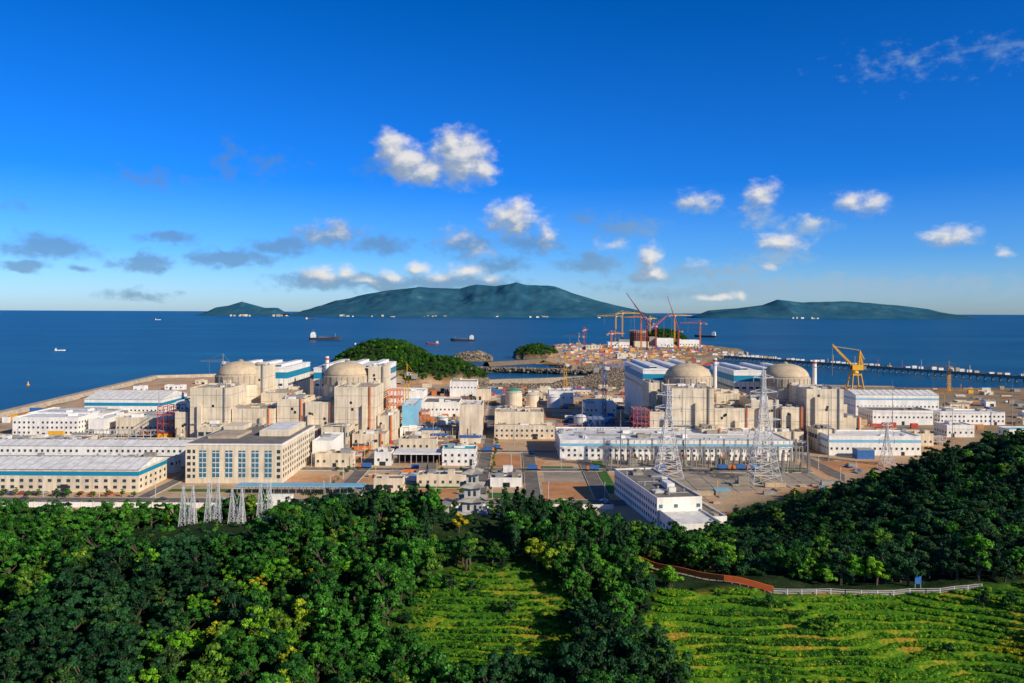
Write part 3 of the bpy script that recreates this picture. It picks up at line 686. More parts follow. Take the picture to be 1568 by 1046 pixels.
# small stone pagoda monument on the ridge
b=MB('stone_pagoda'); z=0
for r,hh in ((5,.8),(4,.8)): b.box(-r,r,-r,r,z,z+hh,'stone_pale'); z+=hh
for k,r in enumerate((2.6,2.1,1.6)):
    b.box(-r,r,-r,r,z,z+2.6,'stone_pale')
    for s1 in(-1,1): b.box(s1*r*.35-.35,s1*r*.35+.35,-r-.05,-r+.1,z+.5,z+1.9,'dark_opening')
    e=r+1.5; n=z+2.61
    b.add('concrete_grey',[(-e,-e,n+.6),(e,-e,n+.6),(e,e,n+.6),(-e,e,n+.6),(-r*.6,-r*.6,n+1.3),(r*.6,-r*.6,n+1.3),(r*.6,r*.6,n+1.3),(-r*.6,r*.6,n+1.3),(0,-e*.85,n),(e*.85,0,n),(0,e*.85,n),(-e*.85,0,n)],
      [(0,8,5,4),(8,1,5),(1,9,6,5),(9,2,6),(2,10,7,6),(10,3,7),(3,11,4,7),(11,0,4),(4,5,6,7),(0,11,3,10,2,9,1,8)])
    z=n+1.1
b.lathe(0,0,[(.5,z),(.7,z+.6),(.2,z+1.2),(.3,z+1.6),(.05,z+3)],'stone_pale',10)
for sx in(-1,1): b.box(sx*7-.6,sx*7+.6,-2,2,-.5,3,'stone_pale'); b.box(sx*7-1.1,sx*7+1.1,-2.5,2.5,3.01,3.5,'concrete_grey')
b.build((-12,246,Hs(-12,246)-.2),scale=1.12)

# ------------------------------------------------------------------ lattice structures
def lattice(b,x,y,z0,h,w0,w1,nl,m,t,pw=1.0):
    pr=None
    for k in range(nl+1):
        f=k/nl; f=f**.9; w=w1+(w0-w1)*(1-min(1,f*1.1))**pw; z=z0+h*f
        c=[(x-w/2,y-w/2,z),(x+w/2,y-w/2,z),(x+w/2,y+w/2,z),(x-w/2,y+w/2,z)]
        for i in range(4):
            b.beam(c[i],c[(i+1)%4],t*.7,m)
            if pr: b.beam(pr[i],c[i],t,m); b.beam(pr[i],c[(i+1)%4],t*.6,m); b.beam(pr[(i+1)%4],c[i],t*.6,m)
        pr=c
def pylon(x,y,h,w0,arms,m='steel_white'):
    z=Hs(x,y); b=MB('transmission_tower'); lattice(b,0,0,0,h,w0,w0*.10,int(h/3.6),m,.32,1.5)
    for (fz,L_) in arms:
        Z=h*fz
        for s in(-1,1):
            b.beam((0,-.8,Z),(s*L_,0,Z+.5),.3,m); b.beam((0,.8,Z),(s*L_,0,Z+.5),.3,m); b.beam((0,0,Z+2.6),(s*L_,0,Z+.6),.26,m)
            for q in(.3,.6): b.beam((s*L_*q,0,Z+.3),(s*L_*q,0,Z+2.4*(1-q)),.2,m)
            b.lathe(s*L_,0,[(.18,Z-2.6),(.25,Z-1.5),(.18,Z+.4)],'steel',6)
    b.beam((0,0,h),(0,0,h+4),.22,m); b.build((x,y,z),single=True)
pylon(96,488,55,16,[(.62,9),(.76,8),(.9,7)]); pylon(150,474,66,17,[(.55,10),(.68,11),(.8,8),(.93,6)]); pylon(248,526,28,8,[(.6,5),(.78,4.5),(.93,3.5)])
b=MB('hilltop_switchyard')
for (x,y,h) in [(-99,244,13),(-92,246,13),(-84,244,12),(-76,246,13)]:
    z=Hs(x,y); G='steel_galvanised'
    for s in(-1,1):
        lattice(b,x+s*1.5,y,z-1,h,2.2,.4,7,G,.13)
    b.beam((x-1.5,y,z+h-1),(x+1.5,y,z+h-1),.22,G); b.beam((x-1.5,y,z+3),(x+1.5,y,z+h-1),.1,G); b.beam((x+1.5,y,z+3),(x-1.5,y,z+h-1),.1,G)
    for q in (-.8,.8): b.lathe(x+q,y+2.5,[(.3,z),(.2,z+3),(.35,z+3.2),(.35,z+4.6),(.1,z+5)],G,8)
b.build(single=True)
b=MB('substation_gantries')
for r_,(yy,x0,x1) in enumerate([(520,62,190),(532,62,190),(513,100,185),(498,170,200)]):
    X=x0; pr=None
    while X<=x1:
        lattice(b,X,yy,0,13 if r_!=1 else 16,1.6,.8,6,'steel',.2)
        if pr is not None:
            zt=13 if r_!=1 else 16
            for o in(0,1): b.beam((pr,yy,zt-o),(X,yy,zt-o),.22,'steel')
            for q in range(4): b.beam((pr+(X-pr)*q/4,yy,zt-1),(pr+(X-pr)*(q+1)/4,yy,zt),.14,'steel')
            for q in(1,2,3): b.lathe(pr+(X-pr)*q/4,yy,[(.15,zt-3.6),(.28,zt-2.4),(.15,zt-1)],'concrete_grey',6); b.lathe(pr+(X-pr)*q/4,yy+4,[(.4,0),(.35,3),(.5,3.1),(.2,6)],'concrete_grey',6)
        pr=X; X+=16
b.build(single=True)
for (x,y) in [(112,526),(140,526),(165,526),(80,526)]:
    b=MB('power_transformer'); b.box(-3.5,3.5,-2,2,.4,4.5,'steel'); b.box(-3,3,-3.2,-2.05,.8,4,'concrete_grey'); b.lathe(-2,0,[(.3,4.5),(.5,5.5),(.2,7.2)],'orange_paint',8); b.lathe(0,0,[(.3,4.5),(.5,5.5),(.2,7.2)],'orange_paint',8); b.lathe(2,0,[(.3,4.5),(.5,5.5),(.2,7.2)],'orange_paint',8); b.box(-4,4,-4,4,0,.35,'kerb'); b.build((x,y,0))
b=MB('power_lines')
def wire(p,q,sag,m='steel',w=.09):
    pr=Vector(p)
    for i in range(1,13):
        t=i/12; r=Vector(p).lerp(Vector(q),t); r.z-=sag*4*t*(1-t); b.beam(pr,r,w,m); pr=r
for s in(-1,1):
    for (a,c_) in ((.62,.55),(.76,.68),(.9,.8)):
        wire((96+s*8,488,55*a),(150+s*9,474,66*c_),3); wire((150+s*9,474,66*c_),(420,330+s*6,66*c_+38),12); wire((96+s*8,488,55*a),(85+s*6,560,30),2)
b.build(single=True)
lm=MB('street_lamp'); lm.beam((0,0,0),(0,0,9),.2,'steel_white'); lm.beam((0,0,9),(1.6,0,9.6),.15,'steel_white'); lm.box(1.2,2.2,-.2,.2,9.5,9.7,'steel_white'); lo=lm.build((-460,428,0),single=True)
def dup(o,name,x,y,z=0,r=0,s=1):
    n=bpy.data.objects.new(name,o.data); COL.objects.link(n); n.location=(x,y,z); n.rotation_euler=(0,0,r); n.scale=(s,)*3
for X in range(-430,60,30): dup(lo,'street_lamp',X,425.5,0,-1.57)
for X in range(-320,190,32): dup(lo,'street_lamp',X,510,0,-1.57)
for Y in range(440,900,30): dup(lo,'street_lamp',-24,Y)
for Y in range(440,700,34): dup(lo,'street_lamp',-100,Y); dup(lo,'street_lamp',196,Y)
mm_=MB('lightning_mast'); mm_.lathe(0,0,[(.45,0),(.3,20),(.12,36),(.05,42)],'steel',8); mo=mm_.build((-310,700,0),single=True)
for (x,y,s) in [(-120,575,.9),(-60,610,.8),(2,600,.8),(55,620,1),(70,511,.9),(190,511,1),(215,540,1.1),(310,560,.9),(330,690,1),(-280,568,.8),(118,540,1),(172,540,1),(440,700,1),(520,800,1),(620,900,1),(60,740,1)]: dup(mo,'lightning_mast',x,y,0,0,s)

# ------------------------------------------------------------------ vehicles
def carmesh(k):
    b=MB('car'); m='car_paint_%d'%k
    pp=[(-2.2,.35),(-2.25,.8),(-1.3,.95),(-.7,1.45),(.9,1.45),(1.7,.95),(2.2,.85),(2.2,.35)]
    vs=[(p[0],-.85 if p[1]<1 else -.68,p[1]) for p in pp]+[(p[0],.85 if p[1]<1 else .68,p[1]) for p in pp]; n=len(pp)
    b.add(m,vs,[tuple(range(n)),tuple(range(2*n-1,n-1,-1))]+[(i,i+n,(i+1)%n+n,(i+1)%n) for i in range(n)])
    for sy in(-1,1):
        b.box(-.8,1.0,sy*.80-.03,sy*.80+.03,1.0,1.33,'glass')
        for X in(-1.4,1.4):
            vs=[];n=10
            for yy in (sy*.72,sy*.9):
                for i in range(n): a=6.283*i/n; vs.append((X+.33*math.cos(a),yy,.33+.33*math.sin(a)))
            b.add('rubber',vs,[tuple(range(n)),tuple(range(2*n-1,n-1,-1))]+[(i,(i+1)%n,(i+1)%n+n,i+n) for i in range(n)])
    return b
cars=[]
for k in range(5):
    o=carmesh(k).build((-64-6*k,428,.3),single=True); o.name='parked_car'; cars.append(o)
for r_ in range(4):
    for i in range(9):
        if random.random()<.8: dup(random.choice(cars),'parked_car',98+i*3.1,376+r_*6,.03,1.57)
for i in range(36):
    if random.random()<.75: dup(random.choice(cars),'parked_car',-330+i*3.2,432.5,.2,1.57)
for i in range(14):
    if random.random()<.8: dup(random.choice(cars),'parked_car',-86+i*3,427.5,.2,1.57)
for i in range(22): dup(random.choice(cars),'car',random.uniform(-450,50),random.choice([413.5,420]),.28,random.choice([0,3.14]))
b=MB('truck'); b.box(-4,2,-1.2,1.2,1,3.2,'blue_paint'); b.box(2.3,4,-1.2,1.2,.7,2.9,'orange_paint'); b.box(3.2,4.05,-1,1,1.9,2.7,'glass'); b.box(-4,4,-.5,.5,.5,.95,'rubber')
for X in(-3,-1.8,3):
    for sy in(-1,1): b.box(X-.5,X+.5,sy*1.1-.15,sy*1.1+.15,0,1,'rubber')
to=b.build((-10,580,0),single=True)
for i in range(26): dup(to,'truck',random.uniform(-110,190),random.choice([503,507,569,572,703,824]),.28,random.choice([0,3.14]))

# ------------------------------------------------------------------ stockpiles, huts and containers
def clutter(name,x0,x1,y0,y1,n,ms,smax=4,hmax=3):
    b=MB(name)
    for i in range(n):
        x=random.uniform(x0,x1);y=random.uniform(y0,y1);t=random.random()
        m=random.choice(ms)
        if t<.3:
            L_=random.choice([3,6]); 
            for q in range(random.choice([1,1,2])): b.box(x-L_,x+L_,y-1.2,y+1.2,.25+q*2.6,2.75+q*2.6,m)
        elif t<.55:
            for q in range(5): b.box(x-smax/2,x+smax/2,y+q*.9,y+q*.9+.6,.25,random.uniform(.6,1.4),m)
        elif t<.75:
            w=random.uniform(1,smax);d=random.uniform(1,smax);h=random.uniform(1,hmax)
            b.box(x-w,x+w,y-d,y+d,0.25,h,m); b.box(x-w-.2,x+w+.2,y-d-.2,y+d+.2,h+.01,h+.25,random.choice(['roof_white','steel','pale_blue','roof_tan']))
        else:
            for q in range(4): b.beam((x+q*.8,y-smax,.8),(x+q*.8,y+smax,.8),.6,m)
            b.beam((x,y,0),(x,y,random.uniform(3,9)),.35,random.choice(['steel','orange_paint','yellow_paint']))
    b.build(single=True)
mix=['roof_white','steel','orange_paint','blue_paint','red_paint','yellow_paint','rock_pale','concrete_wall','orange_paint','concrete_grey','rock','roof_tan','sand','earth','roof_grey']
clutter('construction_stockpile',-86,-26,577,636,130,mix); clutter('construction_stockpile',-88,-24,662,755,110,mix); clutter('construction_stockpile',-10,60,670,725,90,mix); clutter('construction_stockpile',55,110,712,750,80,mix+['blue_paint']*3)
clutter('construction_stockpile',-126,-102,525,600,30,mix); clutter('construction_stockpile',210,330,600,760,160,mix); clutter('construction_stockpile',300,700,660,1060,260,mix,6,5); clutter('construction_stockpile',-300,-262,612,636,25,mix)
clutter('construction_stockpile',-460,-300,700,780,80,mix); clutter('construction_stockpile',-470,-300,570,625,100,mix); clutter('construction_stockpile',-120,280,830,1050,360,mix,5,5)
clutter('construction_stockpile',-10,6,470,498,12,mix); clutter('construction_stockpile',208,280,470,520,40,['steel','concrete_grey','orange_paint','blue_paint']); clutter('construction_stockpile',-380,-130,800,1100,140,['roof_white','concrete_grey','rock_pale','orange_paint'],5,5)
clutter('construction_stockpile',100,190,402,470,22,['concrete_grey','steel','roof_tan']); clutter('construction_stockpile',-86,-28,470,498,30,mix,3,2); clutter('construction_stockpile',56,110,604,640,50,mix)
hm=['roof_white','orange_paint','red_paint','roof_tan','concrete_grey','blue_paint','rock_pale','yellow_paint','sand','earth','concrete_wall']
clutter('harbour_stockpile',130,580,1850,2450,620,hm,8,8)
clutter('harbour_stockpile',90,400,1500,1850,300,hm,6,6)
for (x0,x1,y0,y1,n) in [(-460,-310,820,1100,9),(20,290,850,1000,26),(430,700,700,1000,14),(-120,-30,700,900,8),(-85,-30,585,635,5),(62,108,608,640,3)]:
    for i in range(n):
        x=random.uniform(x0,x1);y=random.uniform(y0,y1);w=random.uniform(5,12);building('site_hut',x-w,x+w,y-5,y+5,random.uniform(4,8),random.choice([W,C,C]),random.choice(['roof_white','pale_blue','roof_grey','roof_tan','roof_tan','blue_paint']),rows=(2,),gap=5,kind=random.choice(['flat','gable']),units=1)

# ------------------------------------------------------------------ seawalls, rubble breakwaters and pier
def wall_line(name,pts,w,h,m,z0=-7):
    V=[];F=[]
    for i,p in enumerate(pts):
        q=pts[min(i+1,len(pts)-1)];o=pts[max(0,i-1)];dx,dy=q[0]-o[0],q[1]-o[1];l=math.hypot(dx,dy);nx_,ny_=-dy/l,dx/l
        for a,z in((w*1.3,z0),(w*.5,h),(-w*.5,h),(-w*1.3,z0)): V.append((p[0]+nx_*a,p[1]+ny_*a,z))
        if i:
            k=4*i
            for j in range(3): F.append((k-4+j,k-3+j,k+1+j,k+j))
    me=bpy.data.meshes.new(name); me.from_pydata(V,[],F); me.materials.append(MATS[m]); COL.objects.link(bpy.data.objects.new(name,me))
wall_line('seawall',[(-478,300),(-478,500),(-480,739),(-505,960),(-528,1180),(-420,1228),(-315,1275)],9,4,'roof_tan')
wall_line('rubble_breakwater',[(-75,1420),(40,1400),(150,1370),(230,1330)],10,2,'rock'); wall_line('rubble_breakwater',[(-60,1150),(-10,1180),(50,1200),(110,1240)],8,1,'rock_pale')
wall_line('rubble_breakwater',[(-50,1560),(30,1640),(70,1700)],9,2,'rock'); wall_line('rubble_breakwater',[(300,1150),(420,1100),(520,1085)],8,1.5,'rock_pale')
def rockmesh(k):
    import bmesh
    bm=bmesh.new(); bmesh.ops.create_icosphere(bm,subdivisions=1,radius=1)
    for v in bm.verts: v.co*=random.uniform(.65,1.2); v.co.z*=.8
    me=bpy.data.meshes.new('rock_%d'%k); bm.to_mesh(me); bm.free(); me.materials.append(MATS['rock_pale' if k%3==0 else 'rock']); return me
rocks=[rockmesh(k) for k in range(4)]
X=rng.uniform(-60,330,12000); Y=rng.uniform(1000,1560,12000); k=(sdf(X,Y)>-3)&(rng.random(12000)<np.where(Y>1060,.9,.25)); X=X[k];Y=Y[k];Z=H(X,Y)
pts=[(a,b_,c_+.1,random.uniform(.8,2.3)) for a,b_,c_ in zip(X.tolist(),Y.tolist(),Z.tolist())]
for _ in range(1500):
    t=random.random(); pts.append((-75+t*305+random.uniform(-9,9),1420-t*90+random.uniform(-9,9),random.uniform(-4,2),random.uniform(1.5,3)))
for _ in range(400):
    a=random.uniform(0,6.28);r=random.uniform(.3,1)*42;x=-85+r*math.cos(a);y=1750+r*math.sin(a);pts.append((x,y,Hs(x,y)-1,random.uniform(2,5)))
for _ in range(1800):
    t=random.random(); k=random.randrange(3); P=[(-480,739),(-505,960),(-528,1180),(-315,1275)]; p,q=P[k],P[k+1]; x=p[0]+(q[0]-p[0])*t; y=p[1]+(q[1]-p[1])*t
    pts.append((x-(10+random.uniform(-3,4) if k<2 else 3),y+(random.uniform(8,14) if k==2 else 0),random.uniform(-6,0),random.uniform(1.3,2.6)))
scatter('breakwater_rocks',rocks,pts)
b=MB('harbour_pier')
P0=Vector((483,1807,0));P1=Vector((900,1060,0)); n=70
for i in range(n):
    p=P0.lerp(P1,i/n);q=P0.lerp(P1,(i+.96)/n); b.beam((p.x,p.y,1.5),(q.x,q.y,1.5),5 if i%2 else 4.98,'rock_pale')
    b.beam((p.x,p.y,-8),(p.x,p.y,-.98),2.2,'concrete_grey')
    if random.random()<.8: b.box(p.x-4,p.x+4,p.y+1,p.y+6,4.1,4.1+random.uniform(2,5),random.choice(['roof_white','roof_white','roof_tan','steel_white']))
    if random.random()<.3: b.beam((p.x,p.y,3),(p.x,p.y,random.uniform(10,22)),.7,random.choice(['red_paint','steel','yellow_paint']))
b.build(single=True)

# ------------------------------------------------------------------ cranes
def tower_crane(x,y,h,L_,ang,m='orange_paint',t=.8,luff=0):
    b=MB('tower_crane'); lattice(b,0,0,0,h,3,3,int(h/7),m,t*.7)
    ca,sa=math.cos(ang),math.sin(ang); top=(0,0,h+10)
    tip=(L_*ca,L_*sa,h+2+L_*math.tan(luff)); ct=(-L_*.3*ca,-L_*.3*sa,h+2)
    for dz in(0,2.4): b.beam((0,0,h+2+dz),(tip[0],tip[1],tip[2]+dz*.2),t*.8,m)
    b.beam((0,0,h+2),ct,t*1.6,m); b.lathe(0,0,[(2.2,h),(2.2,h+3)],'steel',8)
    b.beam((0,0,h),top,t*1.2,m)
    b.beam(top,(tip[0]*.75,tip[1]*.75,h+3+L_*.75*math.tan(luff)),t*.4,m); b.beam(top,ct,t*.4,m)
    for i in range(10):
        f=i/10; g=(i+.5)/10; b.beam((tip[0]*f,tip[1]*f,h+2+L_*f*math.tan(luff)),(tip[0]*g,tip[1]*g,h+4.2+L_*g*math.tan(luff)-2*g),t*.5,m)
    b.box(ct[0]-2.5,ct[0]+2.5,ct[1]-2,ct[1]+2,h-2.5,h+1.9,'concrete_grey'); b.box(1.5,4.5,-1.5,1.5,h-.5,h+2.5,'steel_white')
    b.beam((tip[0]*.6,tip[1]*.6,h+2+L_*.6*math.tan(luff)),(tip[0]*.6,tip[1]*.6,h-25),t*.3,'steel')
    b.build((x,y,0),parts={m:'mast_and_jib','concrete_grey':'counterweight','steel_white':'cab','steel':'slewing_ring'})
for q in [(300,2300,88,55,2.9,'yellow_paint'),(330,2380,96,60,.3,'yellow_paint'),(365,2250,85,50,3.3,'orange_paint'),(480,2350,90,55,.2,'yellow_paint'),(520,2200,70,55,2.8,'orange_paint'),(420,2420,80,50,1.0,'yellow_paint'),(250,2000,45,40,.5,'orange_paint'),(160,1900,42,40,2.6,'steel'),(200,2200,50,40,1.2,'red_paint')]: tower_crane(*q,t=1.0)
tower_crane(365,2150,70,80,2.2,'red_paint',1.4,luff=.8); tower_crane(450,2150,50,60,1.9,'red_paint',1.2,luff=1.0); tower_crane(385,2130,62,50,.6,'red_paint',1.3,luff=.6)
for q in [(-92,700,44,30,2.5,'yellow_paint'),(88,755,46,30,.4,'blue_paint'),(60,890,40,34,2.9,'yellow_paint'),(560,1020,30,30,2.4,'yellow_paint'),(-270,745,50,26,2.8,'steel')]: tower_crane(*q,t=.45)
b=MB('reactor_under_construction'); b.lathe(0,0,[(24,0),(24,42)],'dark_opening',32); b.lathe(0,0,[(25,42.01),(25,47)],'concrete_grey',32)
for i in range(32):
    a=6.283*i/32; b.beam((25*math.cos(a),25*math.sin(a),0),(25*math.cos(a),25*math.sin(a),50),1,'red_paint' if i%3==0 else 'concrete_grey')
for zz in range(6,48,8): b.lathe(0,0,[(25.4,zz),(25.4,zz+.8)],'red_paint',32)
b.box(-60,-28,-20,20,0,22,'concrete_grey'); b.box(28,52,-24,16,0,30,'concrete_grey'); b.box(-20,20,-60,-30,0,18,'concrete_wall'); b.build((370,2330,0))
for (x,y,w,h) in [(440,2300,24,26),(300,2250,30,16),(520,2350,30,20),(220,2150,22,10),(250,1750,20,9)]: building('construction_hall',x-w,x+w,y-15,y+15,h,random.choice([W,C]),'roof_tan',rows=(6,),gap=8,ww=3,wh=3)
b=MB('harbour_jib_crane'); m='yellow_paint'
for sx in(-1,1):
    for sy in(-1,1): b.beam((sx*8,sy*8,0),(sx*5,sy*5,22),1.6,m)
    b.beam((sx*8,-8,3),(sx*8,8,3),1.3,m); b.beam((sx*5.5,-5.5,20),(sx*5.5,5.5,20),1.4,m); b.beam((-5.5,sx*5.5,20),(5.5,sx*5.5,20),1.4,m)
b.lathe(0,0,[(4.5,22),(4,24),(3,26)],m,16); b.box(-5,9,-4,4,26,33,m); b.box(-6.5,-5.05,-2,2,27,31,'glass'); b.box(9.05,13,-3.5,3.5,27,31,'concrete_grey')
for sy in(-2,2): b.beam((4,sy,33),(6,sy*.4,52),1.2,m); b.beam((10,sy,32),(6,sy*.4,52),1,m); b.beam((-4,sy,31),(-30,sy*.3,58),1.1,m)
b.beam((6,0,52),(-28,0,57),.5,m); b.beam((6,0,52),(12,0,40),.8,m); b.beam((-4,0,34),(-30,0,60),.7,m); b.beam((-30,0,58),(-30,0,18),.3,'steel')
for i in range(8): f=i/8; b.beam((-4-26*f,-2+1.6*f,31+27*f),(-7-26*f,2-1.6*f,34.5+26*f),.5,m)
b.build((451,1046,0))
b=MB('crane_quay'); b.box(415,500,1036,1078,-7,.6,'concrete_grey'); b.build()

# ------------------------------------------------------------------ ships
def ship(name,x,y,L_,ang,hull='hull_dark'):
    b=MB(name); w=L_*.16; h=L_*.07
    o=[(-.5,-.8),(-.45,-1),(.3,-1),(.42,-.6),(.5,0),(.42,.6),(.3,1),(-.45,1),(-.5,.8)]; n=len(o)
    vs=[(a*L_*.96,c*w*.42,-1.5) for a,c in o]+[(a*L_,c*w*.5,h+(h*.4 if a>.35 else 0)) for a,c in o]
    b.add(hull,vs,[tuple(range(n-1,-1,-1)),tuple(range(n,2*n))]+[(i,(i+1)%n,(i+1)%n+n,i+n) for i in range(n)])
    b.box(-L_*.45,-L_*.3,-w*.35,w*.35,h,h+L_*.13,'roof_white'); b.box(-L_*.43,-L_*.33,-w*.3,w*.3,h+L_*.13+.01,h+L_*.17,'roof_white'); b.box(-L_*.299,-L_*.297,-w*.3,w*.3,h+L_*.09,h+L_*.115,'glass')
    b.beam((-L_*.38,0,h+L_*.17),(-L_*.38,0,h+L_*.26),L_*.01,'steel'); b.beam((L_*.3,0,h),(L_*.3,0,h+L_*.14),L_*.012,'steel')
    b.box(-L_*.2,L_*.25,-w*.3,w*.3,h+.01,h+L_*.02,'roof_tan'); b.build((x,y,-6),ang)
ship('cargo_ship',-690,2950,120,.05); ship('cargo_ship',-180,2900,90,3.0); ship('cargo_ship',-260,2600,45,2.9,'red_paint'); ship('cargo_ship',850,3500,100,2.6); ship('fishing_boat',-1180,2080,26,.2,'roof_white'); ship('fishing_boat',-480,2500,30,.4); ship('fishing_boat',-4000,9000,60,.3,'roof_white'); ship('cargo_ship',-2400,9500,130,0)
b=MB('navigation_buoy'); b.lathe(0,0,[(2,-1),(2.2,1),(1,1.6),(.5,5),(.1,6)],'yellow_paint',12); b.build((-680,1120,-6),single=True)

# ------------------------------------------------------------------ world: Nishita sky + clouds
sd=Vector((.70,-.55,.44)).normalized()
wd=bpy.data.worlds.new('World'); S.world=wd; wd.use_nodes=True; nt=wd.node_tree; N=nt.nodes; L=nt.links
bg=N['Background']; bg.inputs['Strength'].default_value=.1
sky=N.new('ShaderNodeTexSky'); sky.sky_type='NISHITA'; sky.sun_disc=False; sky.sun_elevation=math.asin(sd.z); sky.sun_rotation=math.atan2(sd.x,sd.y)
sky.air_density=1; sky.dust_density=.6; sky.ozone_density=2
tc=N.new('ShaderNodeTexCoord'); sx=N.new('ShaderNodeSeparateXYZ'); L.new(tc.outputs['Generated'],sx.inputs[0])
def M(op,a,b_=None,c_=None,T=None):
    t=T or nt; n=t.nodes.new('ShaderNodeMath'); n.operation=op
    for i,v in enumerate((a,b_,c_)):
        if v is None: continue
        if isinstance(v,(int,float)): n.inputs[i].default_value=v
        else: t.links.new(v,n.inputs[i])
    return n.outputs[0]
az=M('ARCTAN2',sx.outputs[0],sx.outputs[1])
hl=M('SQRT',M('ADD',M('MULTIPLY',sx.outputs[0],sx.outputs[0]),M('MULTIPLY',sx.outputs[1],sx.outputs[1])))
el=M('DIVIDE',sx.outputs[2],M('MAXIMUM',hl,.001))
cb=N.new('ShaderNodeCombineXYZ'); L.new(az,cb.inputs[0]); L.new(el,cb.inputs[1])
gr=N.new('ShaderNodeValToRGB'); cr=gr.color_ramp; L.new(el,gr.inputs['Fac'])
st=[(0,(.42,.60,.94)),(.03,(.30,.52,.94)),(.07,(.15,.40,.88)),(.16,(.03,.28,.78)),(.40,(.0,.23,.62)),(1,(.13,.2,.33))]
cr.elements[0].position=0; cr.elements[0].color=(*st[0][1],1); cr.elements[1].position=1; cr.elements[1].color=(*st[-1][1],1)
for p,c in st[1:-1]:
    e=cr.elements.new(p); e.color=(*c,1)
mx=N.new('ShaderNodeMix'); mx.data_type='RGBA'; mx.blend_type='MULTIPLY'; mx.inputs['Factor'].default_value=1; L.new(sky.outputs[0],mx.inputs['A']); L.new(gr.outputs[0],mx.inputs['B'])
sc2=N.new('ShaderNodeVectorMath'); sc2.operation='SCALE'; sc2.inputs['Scale'].default_value=2.0; L.new(mx.outputs['Result'],sc2.inputs[0]); SKY=sc2.outputs['Vector']
def cloudgroup(name,blobs,amp,nsc,na):
    g=bpy.data.node_groups.new(name,'ShaderNodeTree'); g.interface.new_socket('P',in_out='INPUT',socket_type='NodeSocketVector'); g.interface.new_socket('D',in_out='OUTPUT',socket_type='NodeSocketFloat')
    gi=g.nodes.new('NodeGroupInput'); go=g.nodes.new('NodeGroupOutput'); G=g.nodes; K=g.links
    sc=G.new('ShaderNodeMapping'); sc.inputs['Scale'].default_value=(1,1.4,1); K.new(gi.outputs[0],sc.inputs['Vector'])
    n1=G.new('ShaderNodeTexNoise'); n1.inputs['Scale'].default_value=nsc; n1.inputs['Detail'].default_value=5; K.new(sc.outputs[0],n1.inputs['Vector'])
    s1=G.new('ShaderNodeVectorMath'); s1.operation='SUBTRACT'; s1.inputs[1].default_value=(.5,.5,.5); K.new(n1.outputs['Color'],s1.inputs[0])
    s2=G.new('ShaderNodeVectorMath'); s2.operation='MULTIPLY_ADD'; s2.inputs[1].default_value=(amp,amp*.8,0); K.new(s1.outputs[0],s2.inputs[0]); K.new(gi.outputs[0],s2.inputs[2])
    acc=None
    for (px,py,wx,wy,op) in blobs:
        wx*=1.25; wy*=1.25
        u=(px-784)/1220; v=(478+(px-784)*.0045-py)/1220; a=math.atan(u); e=v/math.sqrt(1+u*u); k=1/(1+u*u)
        d1=G.new('ShaderNodeVectorMath'); d1.operation='SUBTRACT'; d1.inputs[1].default_value=(a,e,0); K.new(s2.outputs[0],d1.inputs[0])
        d2=G.new('ShaderNodeVectorMath'); d2.operation='MULTIPLY'; d2.inputs[1].default_value=(1220/wx/k,1220/wy*math.sqrt(1+u*u),0); K.new(d1.outputs[0],d2.inputs[0])
        d3=G.new('ShaderNodeVectorMath'); d3.operation='LENGTH'; K.new(d2.outputs[0],d3.inputs[0])
        o=M('MULTIPLY_ADD',d3.outputs['Value'],-op,op,T=g)
        acc=o if acc is None else M('SMOOTH_MAX',acc,o,.25,T=g)
    n2=G.new('ShaderNodeTexNoise'); n2.inputs['Scale'].default_value=nsc*1.5; n2.inputs['Detail'].default_value=9; n2.inputs['Roughness'].default_value=.58; K.new(sc.outputs[0],n2.inputs['Vector'])
    r=M('MULTIPLY_ADD',M('SUBTRACT',n2.outputs['Fac'],.5,T=g),na,acc,T=g)
    K.new(r,go.inputs[0]); return g
bright=[(600,226,28,28,1.1),(618,250,34,34,1.1),(650,262,36,22,1),(705,242,50,44,1.2),(735,262,24,22,1),(692,216,26,20,1),(783,335,42,28,1),(795,318,20,18,.8),(835,360,18,26,.55),
(1165,300,28,26,.85),(1150,328,18,20,.45),(1067,308,34,18,.5),(1300,310,26,18,.75),(1330,312,36,18,.75),(1455,362,52,18,.8),(1540,385,16,9,.55),(1198,372,44,19,.75),(1235,340,28,14,.4),
(992,400,22,28,.85),(1003,418,24,14,.75),(935,377,26,14,.4),(1180,408,16,10,.5),(1070,405,22,11,.4),(505,357,52,20,.45),(700,364,30,15,.4),(735,385,26,14,.4),
(495,422,42,16,.75),(525,418,18,16,.75),(600,424,26,12,.75),(638,412,22,14,.85),(668,424,30,11,.65),(716,414,30,15,.9),(750,427,20,8,.55),(560,432,40,9,.55),(1100,456,40,6,.7),(1135,453,16,8,.7)]
dark=[(75,378,75,20,1.1),(30,405,45,10,1),(220,402,50,13,1.1),(255,365,48,11,1),(350,395,75,15,1.1),(430,378,55,15,1.1),(125,413,22,7,.9),(560,434,130,14,1.15),(690,434,110,14,1.15),(470,428,50,13,1),(505,360,60,20,1),(580,375,60,14,.85),(765,405,45,14,.95),(815,372,50,18,.9),(715,375,50,24,.85),(905,405,50,16,1),(960,350,50,18,.75),(890,335,25,10,.6),
(620,262,70,20,.6),(785,352,45,14,.6),(995,425,50,12,.8),(1190,392,60,14,.75),(1235,345,45,14,.65),(1067,315,40,14,.65),(1100,415,90,12,.85),(1250,442,330,20,.9),(1385,95,70,20,.22),(1535,75,50,18,.22),(345,248,20,34,.45),(230,275,60,18,.4),(1165,340,30,22,.6),(30,315,30,12,.4),(410,250,40,20,.35),(210,452,60,8,.7),(1470,430,80,12,.7)]
gb=cloudgroup('cumulus',bright,.02,36,1.05); gd=cloudgroup('stratus',dark,.03,36,1.55)
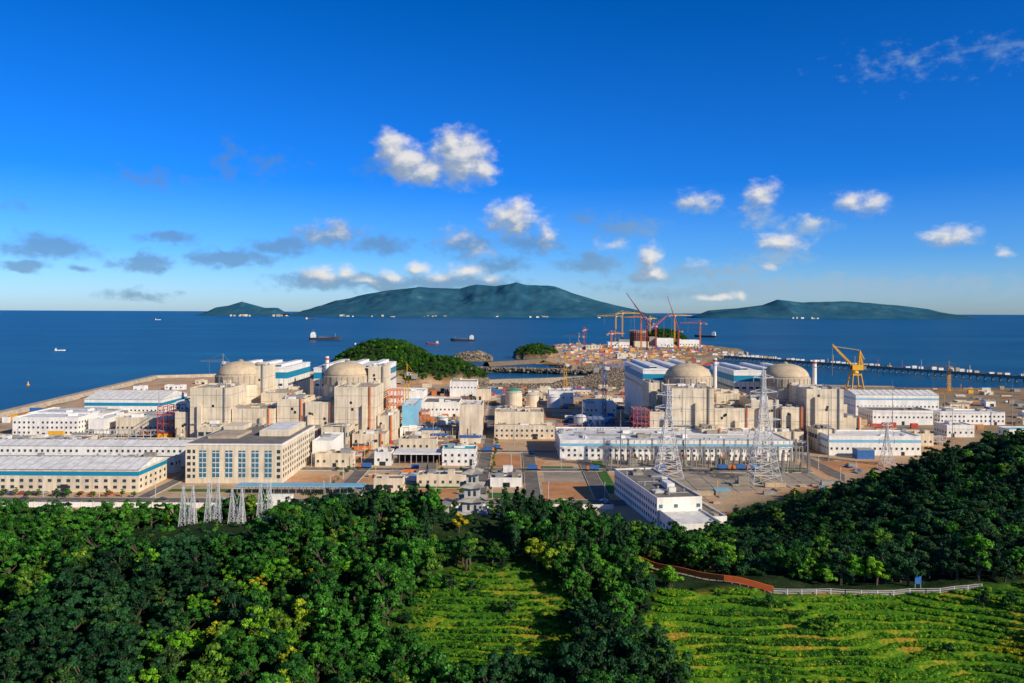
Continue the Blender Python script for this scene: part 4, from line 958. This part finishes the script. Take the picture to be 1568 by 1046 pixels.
def inst(g,vec):
    n=N.new('ShaderNodeGroup'); n.node_tree=g; L.new(vec,n.inputs[0]); return n.outputs[0]
of=N.new('ShaderNodeVectorMath'); of.operation='ADD'; of.inputs[1].default_value=(.006,.010,0); L.new(cb.outputs[0],of.inputs[0])
db=inst(gb,cb.outputs[0]); db2=inst(gb,of.outputs[0]); dd=inst(gd,cb.outputs[0])
def ss(v,a,b_):
    n=N.new('ShaderNodeMapRange'); n.interpolation_type='SMOOTHSTEP'; n.inputs['From Min'].default_value=a; n.inputs['From Max'].default_value=b_; L.new(v,n.inputs['Value']); return n.outputs['Result']
ad=M('MULTIPLY',ss(dd,-.05,.75),.66); ab=M('MULTIPLY',ss(db,-.02,.8),.93)
sh=ss(M('SUBTRACT',db,db2),-.3,.55)
def rgbmix(f,a,b_):
    m=N.new('ShaderNodeMix'); m.data_type='RGBA'
    for k,v in (('Factor',f),('A',a),('B',b_)):
        if isinstance(v,tuple): m.inputs[k].default_value=(*v,1)
        else: L.new(v,m.inputs[k])
    return m.outputs['Result']
dc=rgbmix(ss(az,.0,.35),(1.35,2.5,4.1),(3.4,4.9,6.4))
c1=rgbmix(ad,SKY,dc)
cc_=rgbmix(sh,(2.9,3.8,5.1),(8.4,8.1,7.7))
c2=rgbmix(ab,c1,cc_)
bg2=N.new('ShaderNodeBackground'); bg2.inputs['Strength'].default_value=.1
L.new(SKY,bg.inputs['Color']); L.new(c2,bg2.inputs['Color'])
# the cloud field occupies one sector of the sky; the rest is clear
gate=M('MULTIPLY',M('LESS_THAN',M('ABSOLUTE',az),.85),M('MULTIPLY',M('LESS_THAN',el,.40),M('GREATER_THAN',el,-.005)))
ms=N.new('ShaderNodeMixShader'); L.new(gate,ms.inputs[0]); L.new(bg.outputs[0],ms.inputs[1]); L.new(bg2.outputs[0],ms.inputs[2]); L.new(ms.outputs[0],N['World Output'].inputs['Surface'])
sl=bpy.data.lights.new('sun','SUN'); sl.energy=5.0; sl.angle=math.radians(.5); sl.color=(1,.89,.72)
so=bpy.data.objects.new('sun',sl); COL.objects.link(so); so.rotation_euler=(-sd).to_track_quat('-Z','Y').to_euler()

# ------------------------------------------------------------------ camera
cd=bpy.data.cameras.new('camera'); co=bpy.data.objects.new('camera',cd); COL.objects.link(co); S.camera=co
cd.sensor_width=36; cd.lens=28.0; cd.shift_y=-45/1568; cd.clip_end=400000; cd.clip_start=1
co.matrix_world=Matrix.Translation((0,0,100))@Matrix.Rotation(math.radians(90),4,'X')@Matrix.Rotation(math.radians(.256),4,'Z')
